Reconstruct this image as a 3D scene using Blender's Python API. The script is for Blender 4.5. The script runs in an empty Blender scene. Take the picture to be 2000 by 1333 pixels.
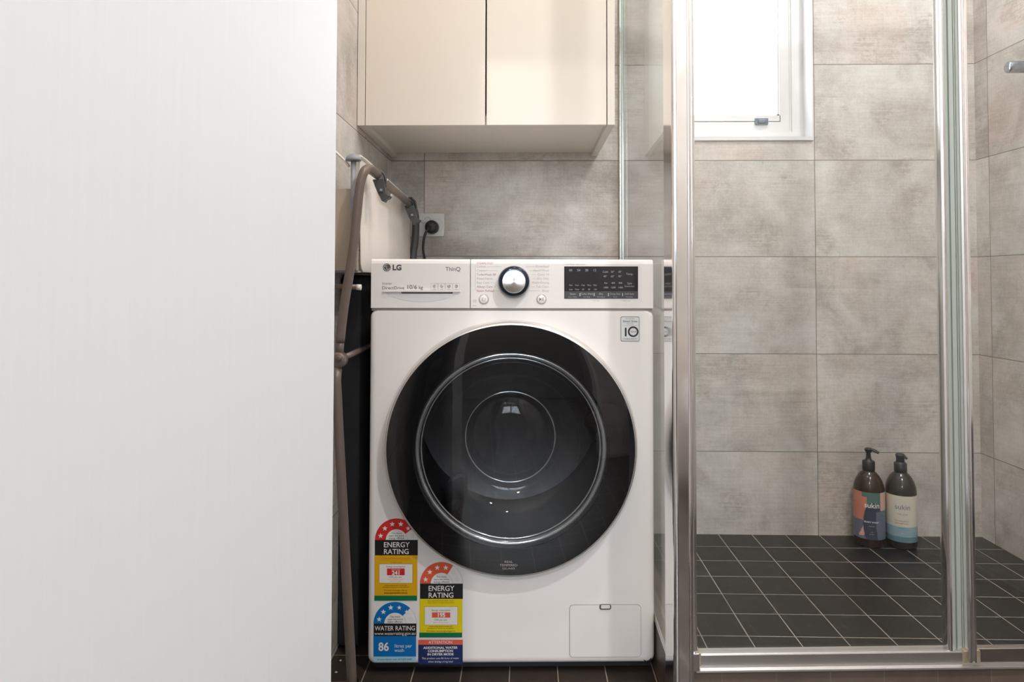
import bpy, bmesh, math, random
from mathutils import Vector, Matrix, Euler
PI = math.pi; R = math.radians
sc = bpy.context.scene
col = sc.collection
random.seed(7)

# ---------------------------------------------------------------- camera
cd = bpy.data.cameras.new('camera'); cam = bpy.data.objects.new('camera', cd); col.objects.link(cam)
sc.camera = cam
cd.sensor_fit = 'HORIZONTAL'; cd.sensor_width = 36.0; cd.lens = 1350 / 2000 * 36.0
cd.shift_y = -(666.5 - 511.3) / 2000
cd.clip_start = .02
p_, y_, r_ = R(1.6), R(1.27), R(0.12)
fw = Vector((-math.sin(y_) * math.cos(p_), math.cos(y_) * math.cos(p_), math.sin(p_)))
rt = Vector((math.cos(y_), math.sin(y_), 0)); up = rt.cross(fw)
r2 = rt * math.cos(r_) + up * math.sin(r_); u2 = up * math.cos(r_) - rt * math.sin(r_)
cam.matrix_world = Matrix(((r2.x, u2.x, -fw.x, 0), (r2.y, u2.y, -fw.y, 0), (r2.z, u2.z, -fw.z, .825), (0, 0, 0, 1)))

# ---------------------------------------------------------------- world: bright overcast sky outside the window
w = bpy.data.worlds.new('overcast_sky'); sc.world = w; w.use_nodes = True
bg = w.node_tree.nodes['Background']; bg.inputs[0].default_value = (.86, .93, 1, 1); bg.inputs[1].default_value = 10.0
sc.view_settings.view_transform = 'Standard'; sc.view_settings.look = 'None'
sc.view_settings.exposure = 0.34; sc.view_settings.gamma = 1; sc.view_settings.use_curve_mapping = False
WALL_Y, WALL_L, WALL_R, CEIL, BACK = 2.133, -.4245, 1.369, 2.45, -.30
WIN = (.44, .877, 1.2585, 2.15)

def area(name, loc, size, energy, color, rot=(0, 0, 0), shape='DISK', portal=False, sy=None, spread=PI):
    l = bpy.data.lights.new(name, 'AREA'); l.shape = shape; l.size = size
    if sy: l.size_y = sy
    l.energy = energy; l.color = color; l.spread = spread
    if portal: l.cycles.is_portal = True
    o = bpy.data.objects.new(name, l); o.location = loc; o.rotation_euler = rot; col.objects.link(o)
    return o
area('window_portal', ((WIN[0] + WIN[1]) / 2, 2.26, (WIN[2] + WIN[3]) / 2), WIN[1] - WIN[0], 1, (1, 1, 1), (-PI / 2, 0, 0), 'RECTANGLE', True, WIN[3] - WIN[2])
area('added_window_portal', (.20, -2.62, 1.725), 1.3, 1, (1, 1, 1), (PI / 2, 0, 0), 'RECTANGLE', True, 1.15)  # sky portal of the added, unseen hallway window
WARM = (1, .84, .68); NEUT = (1, .955, .925)
DOWNLIGHTS = [((.12, .98), 6, (1, .82, .66)), ((.80, .25), 17, (1, .985, .98)), ((-.30, -1.75), 30, (1, .87, .76)), ((.98, 1.50), 9, (1, .965, .94))]

# ---------------------------------------------------------------- materials
def nt(name):
    m = bpy.data.materials.new(name); m.use_nodes = True
    return m, m.node_tree, m.node_tree.nodes['Principled BSDF']
def N(t, typ, **kw):
    n = t.nodes.new(typ)
    for k, v in kw.items():
        if k.startswith('i'): n.inputs[int(k[1:])].default_value = v
        else: setattr(n, k, v)
    return n
def math_(t, op, a, b=None, c=None):
    n = t.nodes.new('ShaderNodeMath'); n.operation = op
    for i, v in enumerate((a, b, c)):
        if v is None: continue
        if isinstance(v, (int, float)): n.inputs[i].default_value = v
        else: t.links.new(v, n.inputs[i])
    return n.outputs[0]
def mixc(t, fac, a, b, mode='MIX'):
    n = t.nodes.new('ShaderNodeMix'); n.data_type = 'RGBA'; n.blend_type = mode
    for i, v in ((0, fac), (6, a), (7, b)):
        if isinstance(v, (int, float)): n.inputs[i].default_value = v
        elif isinstance(v, tuple): n.inputs[i].default_value = v if len(v) == 4 else v + (1,)
        else: t.links.new(v, n.inputs[i])
    return n.outputs[2]
def ramp(t, fac, stops):
    n = t.nodes.new('ShaderNodeValToRGB'); e = n.color_ramp.elements
    e[0].position, e[0].color = stops[0][0], stops[0][1] + (1,) if len(stops[0][1]) == 3 else stops[0][1]
    e[1].position, e[1].color = stops[1][0], stops[1][1] + (1,)
    for p, c in stops[2:]:
        k = e.new(p); k.color = c + (1,)
    t.links.new(fac, n.inputs[0]); return n.outputs[0]
def noise(t, vec, scale, detail=3, rough=.5, dist=0):
    n = N(t, 'ShaderNodeTexNoise'); n.inputs['Scale'].default_value = scale; n.inputs['Detail'].default_value = detail
    n.inputs['Roughness'].default_value = rough; n.inputs['Distortion'].default_value = dist
    if vec is not None: t.links.new(vec, n.inputs['Vector'])
    return n.outputs['Fac']
def simple(name, c, rough=.5, metal=0, mott=.03, scale=12, bump=0, bscale=200, coat=0, ior=None, spec=None, aniso=None):
    m, t, b = nt(name)
    tc = N(t, 'ShaderNodeTexCoord').outputs['Object']
    f = noise(t, tc, scale, 3)
    lo = tuple(max(0, x * (1 - mott)) for x in c); hi = tuple(min(1, x * (1 + mott)) for x in c)
    t.links.new(mixc(t, f, lo, hi), b.inputs['Base Color'])
    b.inputs['Roughness'].default_value = rough; b.inputs['Metallic'].default_value = metal
    if coat: b.inputs['Coat Weight'].default_value = coat; b.inputs['Coat Roughness'].default_value = .05
    if ior: b.inputs['IOR'].default_value = ior
    if bump:
        bn = N(t, 'ShaderNodeBump'); bn.inputs['Strength'].default_value = bump; bn.inputs['Distance'].default_value = .002
        t.links.new(noise(t, tc, bscale, 2), bn.inputs['Height']); t.links.new(bn.outputs[0], b.inputs['Normal'])
    return m

def wall_tile(name, axis, j0, period=.6008, z0=.3074, zp=.2967):
    m, t, b = nt(name)
    pos = N(t, 'ShaderNodeTexCoord').outputs['Object']
    s = N(t, 'ShaderNodeSeparateXYZ'); t.links.new(pos, s.inputs[0])
    hz = s.outputs[0 if axis == 'X' else 1]
    u = math_(t, 'DIVIDE', math_(t, 'SUBTRACT', hz, j0), period)
    v = math_(t, 'DIVIDE', math_(t, 'SUBTRACT', s.outputs[2], z0), zp)
    cu, cv = math_(t, 'FLOOR', u), math_(t, 'FLOOR', v)
    cb = N(t, 'ShaderNodeCombineXYZ'); t.links.new(cu, cb.inputs[0]); t.links.new(cv, cb.inputs[1]); cb.inputs[2].default_value = 3.3 if axis == 'X' else 8.1
    wn = N(t, 'ShaderNodeTexWhiteNoise'); wn.noise_dimensions = '3D'; t.links.new(cb.outputs[0], wn.inputs[0])
    sc_ = N(t, 'ShaderNodeVectorMath', operation='SCALE'); t.links.new(wn.outputs['Color'], sc_.inputs[0]); sc_.inputs['Scale'].default_value = 9
    cc = N(t, 'ShaderNodeCombineXYZ'); t.links.new(hz, cc.inputs[0]); t.links.new(s.outputs[2], cc.inputs[1])
    ad = N(t, 'ShaderNodeVectorMath', operation='ADD'); t.links.new(cc.outputs[0], ad.inputs[0]); t.links.new(sc_.outputs[0], ad.inputs[1])
    q = ad.outputs[0]
    base = ramp(t, noise(t, q, 4.2, 7, .62, .8), [(.33, (.36, .315, .288)), (.64, (.66, .635, .61)), (.48, (.535, .498, .468))])
    cool = ramp(t, noise(t, q, 2.2, 3, .5, .4), [(.42, (0, 0, 0)), (.62, (1, 1, 1))])
    base = mixc(t, math_(t, 'MULTIPLY', cool, .4), base, (.585, .575, .54))
    pink = ramp(t, noise(t, q, 3.0, 4, .55, .3), [(.50, (0, 0, 0)), (.66, (1, 1, 1))])
    base = mixc(t, math_(t, 'MULTIPLY', pink, .6), base, (.63, .53, .475))
    base = mixc(t, .20, base, ramp(t, noise(t, q, 17, 8, .68, .3), [(.32, (.2, .2, .2)), (.68, (.8, .8, .8))]), 'OVERLAY')
    base = mixc(t, .16, base, ramp(t, noise(t, q, 170, 3, .7), [(.3, (.2, .2, .2)), (.7, (.8, .8, .8))]), 'OVERLAY')
    # horizontal and vertical linen-like streaks
    mp = N(t, 'ShaderNodeMapping'); t.links.new(q, mp.inputs[0]); mp.inputs['Scale'].default_value = (9, 190, 1)
    st = noise(t, mp.outputs[0], 1, 4, .6)
    mp2 = N(t, 'ShaderNodeMapping'); t.links.new(q, mp2.inputs[0]); mp2.inputs['Scale'].default_value = (210, 14, 1)
    st2 = noise(t, mp2.outputs[0], 1, 3, .6)
    base = mixc(t, .15, base, ramp(t, st, [(.3, (.25, .25, .25)), (.7, (.75, .75, .75))]), 'OVERLAY')
    base = mixc(t, .09, base, ramp(t, st2, [(.3, (.25, .25, .25)), (.7, (.75, .75, .75))]), 'OVERLAY')
    # flaky worn darker patches
    pm = noise(t, q, 6.5, 2, .5, .2)
    fl = noise(t, mp.outputs[0], .9, 6, .75); fl2 = noise(t, q, 60, 5, .7)
    patch = math_(t, 'MULTIPLY', ramp(t, pm, [(.55, (0, 0, 0)), (.63, (1, 1, 1))]), ramp(t, math_(t, 'ADD', math_(t, 'MULTIPLY', fl, .5), math_(t, 'MULTIPLY', fl2, .5)), [(.47, (0, 0, 0)), (.56, (1, 1, 1))]))
    base = mixc(t, math_(t, 'MULTIPLY', patch, .5), base, (.34, .285, .235))
    tone = math_(t, 'MULTIPLY_ADD', wn.outputs['Value'], .10, .95)
    hs = N(t, 'ShaderNodeHueSaturation'); t.links.new(tone, hs.inputs['Value']); t.links.new(base, hs.inputs['Color']); base = hs.outputs[0]
    g = lambda x, per: math_(t, 'LESS_THAN', math_(t, 'SUBTRACT', .5, math_(t, 'ABSOLUTE', math_(t, 'SUBTRACT', math_(t, 'FRACT', x), .5))), .0010 / per)
    gr = math_(t, 'MAXIMUM', g(u, period), g(v, zp))
    t.links.new(mixc(t, gr, base, (.17, .145, .125)), b.inputs['Base Color'])
    t.links.new(math_(t, 'MULTIPLY_ADD', gr, .4, .42), b.inputs['Roughness'])
    bn = N(t, 'ShaderNodeBump'); bn.inputs['Strength'].default_value = .12; bn.inputs['Distance'].default_value = .002
    t.links.new(math_(t, 'SUBTRACT', st, math_(t, 'MULTIPLY', gr, 2)), bn.inputs['Height']); t.links.new(bn.outputs[0], b.inputs['Normal'])
    return m
def floor_tile(name, ax0, ay0, base=(.030, .023, .019), period=.1013, axes=(0, 1), grout=(.30, .26, .22), gw=.0011):
    m, t, b = nt(name)
    pos = N(t, 'ShaderNodeTexCoord').outputs['Object']
    s = N(t, 'ShaderNodeSeparateXYZ'); t.links.new(pos, s.inputs[0])
    u = math_(t, 'DIVIDE', math_(t, 'SUBTRACT', s.outputs[axes[0]], ax0), period)
    v = math_(t, 'DIVIDE', math_(t, 'SUBTRACT', s.outputs[axes[1]], ay0), period)
    cb = N(t, 'ShaderNodeCombineXYZ'); t.links.new(math_(t, 'FLOOR', u), cb.inputs[0]); t.links.new(math_(t, 'FLOOR', v), cb.inputs[1])
    wn = N(t, 'ShaderNodeTexWhiteNoise'); wn.noise_dimensions = '3D'; t.links.new(cb.outputs[0], wn.inputs[0])
    n1 = noise(t, pos, 30, 5, .6)
    c = mixc(t, n1, tuple(x * .75 for x in base), tuple(x * 1.35 for x in base))
    c = mixc(t, math_(t, 'MULTIPLY', wn.outputs['Value'], .35), c, tuple(x * 1.9 for x in base))
    d = lambda x: math_(t, 'SUBTRACT', .5, math_(t, 'ABSOLUTE', math_(t, 'SUBTRACT', math_(t, 'FRACT', x), .5)))
    gr = math_(t, 'MAXIMUM', math_(t, 'LESS_THAN', d(u), gw / period), math_(t, 'LESS_THAN', d(v), gw / period))
    gc = mixc(t, noise(t, pos, 7, 3), tuple(x * .35 for x in grout), tuple(min(1, x * 1.7) for x in grout))
    t.links.new(mixc(t, gr, c, gc), b.inputs['Base Color'])
    t.links.new(math_(t, 'MULTIPLY_ADD', n1, .2, .28), b.inputs['Roughness'])
    bn = N(t, 'ShaderNodeBump'); bn.inputs['Strength'].default_value = .25; bn.inputs['Distance'].default_value = .001
    t.links.new(math_(t, 'SUBTRACT', math_(t, 'MULTIPLY', n1, .3), gr), bn.inputs['Height']); t.links.new(bn.outputs[0], b.inputs['Normal'])
    return m
def sheet_glass(name, tint=(.965, .985, .978), ior=1.5, rough=0.0, refl_haze=0.0):
    m = bpy.data.materials.new(name); m.use_nodes = True; t = m.node_tree; t.nodes.clear()
    out = N(t, 'ShaderNodeOutputMaterial'); tr = N(t, 'ShaderNodeBsdfTransparent'); gl = N(t, 'ShaderNodeBsdfGlossy')
    tr.inputs[0].default_value = tint + (1,); gl.inputs['Roughness'].default_value = rough
    fr = N(t, 'ShaderNodeFresnel'); t.links.new(math_(t, 'MULTIPLY_ADD', N(t, 'ShaderNodeNewGeometry').outputs['Backfacing'], 1 / ior - ior, ior), fr.inputs[0])
    mx = N(t, 'ShaderNodeMixShader'); t.links.new(fr.outputs[0], mx.inputs[0]); t.links.new(tr.outputs[0], mx.inputs[1]); t.links.new(gl.outputs[0], mx.inputs[2])
    last = mx.outputs[0]
    if refl_haze:  # diffuse veil standing in for hazy reflections on the pane
        df = N(t, 'ShaderNodeBsdfDiffuse'); df.inputs[0].default_value = (.8, .82, .82, 1)
        pos = N(t, 'ShaderNodeTexCoord').outputs['Object']
        mp = N(t, 'ShaderNodeMapping'); t.links.new(pos, mp.inputs[0]); mp.inputs['Scale'].default_value = (30, 30, 3)
        f = math_(t, 'MULTIPLY', noise(t, mp.outputs[0], 1, 4, .6), refl_haze)
        m2 = N(t, 'ShaderNodeMixShader'); t.links.new(f, m2.inputs[0]); t.links.new(last, m2.inputs[1]); t.links.new(df.outputs[0], m2.inputs[2]); last = m2.outputs[0]
    t.links.new(last, out.inputs[0])
    return m
def emit(name, c, s):
    m = bpy.data.materials.new(name); m.use_nodes = True; t = m.node_tree; t.nodes.clear()
    e = N(t, 'ShaderNodeEmission'); e.inputs[0].default_value = c + (1,); e.inputs[1].default_value = s
    t.links.new(e.outputs[0], N(t, 'ShaderNodeOutputMaterial').inputs[0]); return m

M = {}
M['tile_x'] = wall_tile('grey_beige_stone_tile', 'X', .8815)
M['tile_y'] = wall_tile('grey_beige_stone_tile_side', 'Y', 2.073 - .6008 * 4)
M['floor'] = floor_tile('dark_brown_floor_tile', -.036, 1.435)
M['sfloor'] = floor_tile('dark_shower_floor_tile', .5804, 2.0353, base=(.0095, .0078, .0065), grout=(.36, .32, .28))
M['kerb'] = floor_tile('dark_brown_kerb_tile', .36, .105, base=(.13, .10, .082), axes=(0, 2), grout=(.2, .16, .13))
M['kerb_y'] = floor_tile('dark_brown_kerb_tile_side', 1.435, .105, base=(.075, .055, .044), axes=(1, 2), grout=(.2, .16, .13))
M['ceil'] = simple('white_ceiling_paint', (.80, .79, .77), .8, mott=.01)
M['laminate'] = simple('cream_laminate', (.745, .685, .61), .28, mott=.012, scale=3)
M['lam_edge'] = simple('cream_laminate_edge', (.72, .675, .61), .35, mott=.02, scale=30)
M['shadow_gap'] = simple('dark_gap', (.05, .045, .04), .8)
M['white_metal'] = simple('white_enamel', (.885, .86, .85), .22, mott=.008, coat=.3)
M['white_plastic'] = simple('white_gloss_plastic', (.86, .835, .825), .13, mott=.008)
M['recess'] = simple('white_recess_plastic', (.74, .75, .76), .3, mott=.01)
M['seam'] = simple('grey_seam', (.30, .28, .27), .6)
M['ink'] = simple('dark_grey_print', (.085, .078, .075), .5)
M['ink2'] = simple('mid_grey_print', (.30, .28, .27), .5)
M['ink3'] = simple('pale_grey_print', (.46, .44, .43), .5)
M['pink'] = simple('red_print', (.55, .20, .16), .5)
M['chrome'] = simple('polished_chrome', (.94, .925, .92), .11, 1, mott=.03, scale=40)
M['satin'] = simple('satin_aluminium', (.80, .785, .77), .36, 1, mott=.05, scale=25)
M['dullchrome'] = simple('aged_chrome', (.70, .67, .63), .20, 1, mott=.18, scale=14)
M['tap'] = simple('blue_grey_chrome', (.42, .47, .54), .12, 1, mott=.3, scale=60)
M['grime'] = simple('mineral_deposit_on_metal', (.50, .42, .32), .55, .6, mott=.4, scale=60)
M['black_glass'] = simple('black_glass', (.006, .006, .007), .03, mott=.05, ior=1.75)
M['display'] = simple('display_black', (.028, .027, .030), .12)
M['display_low'] = simple('display_button_strip', (.075, .073, .085), .2)
M['display_ink'] = simple('display_print', (.42, .42, .44), .5)
M['smoke_glass'] = sheet_glass('smoked_door_glass', (.80, .80, .82), 1.75)
M['bowl_glass'] = sheet_glass('clear_bowl_glass', (.88, .90, .90), 1.5)
M['rim_glass'] = simple('bowl_glass_rim', (.70, .74, .75), .13, .9, mott=.3, scale=10)
M['rubber'] = simple('grey_door_gasket', (.05, .05, .052), .45)
M['drum'] = simple('drum_steel', (.075, .075, .08), .30, 1, mott=.2, scale=30)
M['black_plastic'] = simple('black_plastic', (.014, .014, .016), .35)
M['dial_ring'] = simple('blue_black_dial_ring', (.030, .042, .060), .12, .6)
m, t, b = nt('spun_aluminium'); b.inputs['Metallic'].default_value = 1; b.inputs['Roughness'].default_value = .26; b.inputs['Anisotropic'].default_value = .92
b.inputs['Base Color'].default_value = (.86, .83, .80, 1)
tg = N(t, 'ShaderNodeTangent', direction_type='RADIAL', axis='Y'); t.links.new(tg.outputs[0], b.inputs['Tangent']); M['spun'] = m
M['taupe'] = simple('taupe_powder_coat', (.165, .130, .113), .36, .15, mott=.08, scale=30)
M['taupe_dark'] = simple('dark_grey_powder_coat', (.085, .082, .080), .4, .1, mott=.08, scale=30)
M['clip'] = simple('charcoal_plastic_clip', (.07, .068, .066), .42, mott=.1, scale=60)
M['tub'] = simple('cream_plastic', (.82, .775, .73), .38, mott=.03, scale=9)
M['tub_grey'] = simple('cool_grey_plastic', (.30, .315, .34), .45, mott=.05, scale=15)
M['tub_front'] = simple('beige_plastic', (.50, .42, .33), .45, mott=.06, scale=6)
M['charcoal'] = simple('charcoal_board', (.030, .032, .036), .75, mott=.3, scale=14, bump=.3, bscale=60)
M['fleck'] = simple('pale_debris', (.55, .5, .44), .8)
M['doorpaint'] = None
m, t, b = nt('white_painted_door'); pos = N(t, 'ShaderNodeTexCoord').outputs['Object']
mp = N(t, 'ShaderNodeMapping'); t.links.new(pos, mp.inputs[0]); mp.inputs['Scale'].default_value = (240, 240, 4)
g1 = noise(t, mp.outputs[0], 1, 4, .6)
t.links.new(mixc(t, g1, (.765, .775, .815), (.805, .815, .855)), b.inputs['Base Color']); b.inputs['Roughness'].default_value = .42
bn = N(t, 'ShaderNodeBump'); bn.inputs['Strength'].default_value = .12; bn.inputs['Distance'].default_value = .001
t.links.new(g1, bn.inputs['Height']); t.links.new(bn.outputs[0], b.inputs['Normal']); M['doorpaint'] = m
M['upvc'] = simple('white_window_frame', (.74, .74, .745), .35, mott=.01)
M['win_glass'] = sheet_glass('window_glass', (.97, .98, .98), 1.45)
M['latch'] = simple('grey_latch', (.20, .23, .27), .35, .6)
M['glass'] = sheet_glass('shower_glass', (.982, .990, .984), 1.5, 0, .008)
M['glass_edge'] = simple('green_glass_edge', (.42, .55, .50), .12, mott=.1, scale=8)
M['seal'] = simple('pale_green_seal_strip', (.40, .445, .415), .3, mott=.08, scale=8)
M['socket'] = simple('white_switch_plastic', (.75, .74, .72), .3, mott=.01)
M['cord'] = simple('black_cord_rubber', (.030, .028, .027), .5)
M['amber'] = simple('dark_amber_plastic', (.030, .014, .008), .16, mott=.2, coat=.1)
M['amber_grey'] = simple('dark_smoky_plastic', (.024, .019, .016), .16, mott=.2, coat=.1)
M['pump'] = simple('black_pump_plastic', (.012, .014, .018), .35)
for k, c in dict(navy=(.055, .065, .10), slate=(.15, .17, .24), salmon=(.62, .24, .16), teal=(.10, .19, .18), palepink=(.72, .43, .36), cream=(.72, .68, .58), skyblue=(.32, .45, .51), deepteal=(.13, .27, .32), white=(.85, .84, .82), black=(.012, .011, .011),
                 red=(.66, .025, .025), orange=(.80, .115, .055), yellow=(.80, .43, .005), lemon=(.82, .66, .006), green=(.0, .17, .065), blue=(.0, .17, .52), lightblue=(.38, .66, .84), indigo=(.012, .028, .13), coral=(.80, .14, .09), brown=(.28, .13, .02)).items():
    M[k] = simple('print_' + k, c, .38, mott=.01)
M['ceramic'] = simple('white_ceramic', (.82, .81, .79), .12, mott=.01, coat=.4)
M['lamp'] = emit('lamp_lens', (1, .93, .84), 14)
M['hall'] = simple('dim_hallway_wall', (.22, .21, .20), .8)

# ---------------------------------------------------------------- mesh builder
class MB:
    def __init__(s): s.v = []; s.f = []; s.m = []; s.sm = []; s.mats = []
    def mi(s, mat):
        if mat not in s.mats: s.mats.append(mat)
        return s.mats.index(mat)
    def add(s, vs, fs, mat, smooth=False, tf=None):
        o = len(s.v); s.v += [tuple(tf(Vector(v))) if tf else tuple(v) for v in vs]
        k = s.mi(mat)
        for f in fs: s.f.append([i + o for i in f]); s.m.append(k); s.sm.append(smooth)
        return s
    def box(s, a, b, mat, tf=None):
        x0, y0, z0 = a; x1, y1, z1 = b
        vs = [(x0, y0, z0), (x1, y0, z0), (x1, y1, z0), (x0, y1, z0), (x0, y0, z1), (x1, y0, z1), (x1, y1, z1), (x0, y1, z1)]
        return s.add(vs, [(0, 3, 2, 1), (4, 5, 6, 7), (0, 1, 5, 4), (1, 2, 6, 5), (2, 3, 7, 6), (3, 0, 4, 7)], mat, False, tf)
    def prism(s, poly, fn, d0, d1, mat, smooth=False):
        n = len(poly); vs = [fn(a, b, d0) for a, b in poly] + [fn(a, b, d1) for a, b in poly]
        fs = [tuple(range(n)), tuple(range(2 * n - 1, n - 1, -1))]
        s.add(vs, fs, mat); s.add(vs, [((i + 1) % n, i, n + i, n + (i + 1) % n) for i in range(n)], mat, smooth)
        return s
    def tube(s, pts, r, mat, n=14, cap=True, sx=1, sz=1):
        pts = [Vector(p) for p in pts]; L = len(pts); rs = r if isinstance(r, (list, tuple)) else [r] * L
        vs = []; prev = None
        for i, p in enumerate(pts):
            d = (pts[min(i + 1, L - 1)] - pts[max(i - 1, 0)]).normalized()
            if prev is None:
                a = d.cross(Vector((0, 0, 1)) if abs(d.z) < .9 else Vector((1, 0, 0))).normalized()
            else:
                a = (prev - d * prev.dot(d)).normalized()
            prev = a; b2 = d.cross(a)
            for k in range(n):
                an = 2 * PI * k / n; vs.append(p + (a * math.cos(an) * sx + b2 * math.sin(an) * sz) * rs[i])
        fs = [(i * n + k, i * n + (k + 1) % n, (i + 1) * n + (k + 1) % n, (i + 1) * n + k) for i in range(L - 1) for k in range(n)]
        s.add(vs, fs, mat, True)
        if cap: s.add(vs, [tuple(range(n - 1, -1, -1)), tuple((L - 1) * n + k for k in range(n))], mat)
        return s
    def lathe(s, prof, c, axis, mat, n=64, smooth=True, close=False):
        # prof: (radius, along); axis 'Z' or 'Y' (along +Y)
        c = Vector(c); vs = []
        for r, h in prof:
            for k in range(n):
                a = 2 * PI * k / n
                vs.append(c + (Vector((r * math.cos(a), r * math.sin(a), h)) if axis == 'Z' else Vector((r * math.cos(a), h, r * math.sin(a))) if axis == 'Y' else Vector((h, r * math.cos(a), r * math.sin(a)))))
        L = len(prof)
        fs = [(i * n + k, i * n + (k + 1) % n, (i + 1) * n + (k + 1) % n, (i + 1) * n + k) for i in range(L - 1) for k in range(n)]
        if axis == 'Y': fs = [f[::-1] for f in fs]
        return s.add(vs, fs, mat, smooth)
    def text(s, body, size, fn, mat, align='CENTER', bold=0, sx=1.0, depth=0):
        # fn(u,v) -> 3D point; u,v in metres from the anchor (v = baseline)
        c = bpy.data.curves.new('t', 'FONT'); c.body = body; c.size = size; c.align_x = align; c.offset = bold; c.resolution_u = 3
        o = bpy.data.objects.new('t', c); me = bpy.data.meshes.new_from_object(o)
        vs = [fn(v.co.x * sx, v.co.y) for v in me.vertices]; fs = [tuple(p.vertices) for p in me.polygons]
        s.add(vs, fs, mat); bpy.data.objects.remove(o); bpy.data.curves.remove(c); bpy.data.meshes.remove(me)
        return s
    def build(s, name, parent=None, bev=0, seg=2, fixn=True, loc=None, origin=None, label=None, flat=False):
        me = bpy.data.meshes.new(name)
        vs = s.v
        if origin is not None: vs = [tuple(Vector(v) - Vector(origin)) for v in vs]
        me.from_pydata(vs, [], s.f)
        for mt in s.mats: me.materials.append(M[mt])
        for p, k, sm in zip(me.polygons, s.m, s.sm): p.material_index = k; p.use_smooth = sm
        if fixn:
            bm = bmesh.new(); bm.from_mesh(me); bmesh.ops.remove_doubles(bm, verts=bm.verts, dist=1e-6)
            bmesh.ops.recalc_face_normals(bm, faces=bm.faces); bm.to_mesh(me); bm.free()
        o = bpy.data.objects.new(name, me); col.objects.link(o)
        if parent: o.parent = parent
        if origin is not None: o.location = origin
        if loc: o.location = loc
        if label: o['label'] = label
        if bev:
            md = o.modifiers.new('bevel', 'BEVEL'); md.width = bev; md.segments = seg; md.limit_method = 'ANGLE'; md.angle_limit = R(40)
            if not flat:
                me.polygons.foreach_set('use_smooth', [True] * len(me.polygons))
                md.harden_normals = True
        return o
def thing(name, label, cat, loc=(0, 0, 0), rz=0, group=None):
    o = bpy.data.objects.new(name, None); col.objects.link(o); o.location = loc; o.rotation_euler = (0, 0, rz)
    o.empty_display_size = .05; return tag(o, label, cat, group)
def tag(o, label, cat, group=None):
    o['label'] = label; o['category'] = cat
    if group: o['group'] = group
    return o
def struct(o):
    o['kind'] = 'structure'; return o
def rrect(x0, z0, x1, z1, r, n=8):
    pts = []
    for cx, cz, a0 in ((x1 - r, z0 + r, -90), (x1 - r, z1 - r, 0), (x0 + r, z1 - r, 90), (x0 + r, z0 + r, 180)):
        for k in range(n + 1):
            a = R(a0 + 90 * k / n); pts.append((cx + r * math.cos(a), cz + r * math.sin(a)))
    return pts
XZ = lambda a, b, d: (a, d, b)
YZ = lambda a, b, d: (d, a, b)
def ringpoly(mb, fn, cx, cz, r0, r1, a0, a1, mat, n=32):
    vs = []
    for k in range(n + 1):
        a = R(a0 + (a1 - a0) * k / n)
        vs += [fn(cx + r0 * math.cos(a), cz + r0 * math.sin(a)), fn(cx + r1 * math.cos(a), cz + r1 * math.sin(a))]
    mb.add(vs, [(2 * k, 2 * k + 1, 2 * k + 3, 2 * k + 2) for k in range(n)], mat)

# ---------------------------------------------------------------- room shell
def wall_with_hole(name, fn, U0, U1, V0, V1, hole, d0, d1, mat):
    mb = MB(); a, b2, c, d = hole
    for (x0, x1, z0, z1) in ((U0, a, V0, V1), (b2, U1, V0, V1), (a, b2, V0, c), (a, b2, d, V1)):
        if x1 - x0 < 1e-5 or z1 - z0 < 1e-5: continue
        p = fn(x0, z0, d0); q = fn(x1, z1, d1)
        mb.box(tuple(map(min, p, q)), tuple(map(max, p, q)), mat)
    return struct(mb.build(name, fixn=False))
wall_with_hole('wall_back', XZ, WALL_L - .12, WALL_R + .12, -.1, CEIL + .1, WIN, WALL_Y, WALL_Y + .075, 'tile_x')
DO = (-.335, .56, .0, 2.05)
struct(MB().box((WALL_L - .12, BACK - .12, -.1), (WALL_L, WALL_Y, CEIL + .1), 'tile_y').build('wall_left'))
struct(MB().box((WALL_R, BACK - .12, -.1), (WALL_R + .12, WALL_Y, CEIL + .1), 'tile_y').build('wall_right'))
wall_with_hole('wall_front', XZ, WALL_L, WALL_R, -.1, CEIL + .1, (DO[0], DO[1], -.1, DO[3]), BACK, BACK - .12, 'tile_x')
struct(MB().box((WALL_L - .12, -2.5, CEIL), (WALL_R + .12, WALL_Y + .1, CEIL + .1), 'ceil').build('ceiling'))
struct(MB().box((WALL_L - .12, -2.5, -.1), (WALL_R + .12, WALL_Y + .1, 0), 'floor').build('floor'))
# hallway beyond the open doorway
hb = MB(); hb.box((-.66, -2.5, -.1), (-.544, BACK - .12, 2.55), 'hall').box((.9, -2.5, -.1), (1.0, BACK - .12, 2.55), 'hall')
struct(hb.build('wall_hallway'))
wall_with_hole('wall_hallway_end', XZ, -.66, 1.0, -.1, CEIL + .1, (-.45, .85, 1.15, 2.30), -2.5, -2.6, 'hall')  # opening cut for the added window
hw = MB(); fr_ = lambda x0, x1, z0, z1, t, y0, y1: hw.box((x0, y0, z0), (x0 + t, y1, z1), 'upvc').box((x1 - t, y0, z0), (x1, y1, z1), 'upvc').box((x0 + t, y0, z0), (x1 - t, y1, z0 + t), 'upvc').box((x0 + t, y0, z1 - t), (x1 - t, y1, z1), 'upvc')
fr_(-.45, .20, 1.15, 2.30, .03, -2.58, -2.53); fr_(.20, .85, 1.15, 2.30, .03, -2.58, -2.53)
w2 = struct(hw.build('added_window', fixn=False)); MB().box((-.44, -2.57, 1.16), (.84, -2.566, 2.29), 'win_glass').build('window_glass', w2)  # window added behind the camera to light the machine and cabinet fronts
jb = MB()
for (a, b2, c, d) in ((DO[0], DO[0] + .025, 0, DO[3]), (DO[1] - .025, DO[1], 0, DO[3]), (DO[0], DO[1], DO[3] - .025, DO[3])):
    jb.box((a, BACK - .121, c), (b2, BACK + .004, d), 'upvc')
struct(jb.build('trim_1'))

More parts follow.
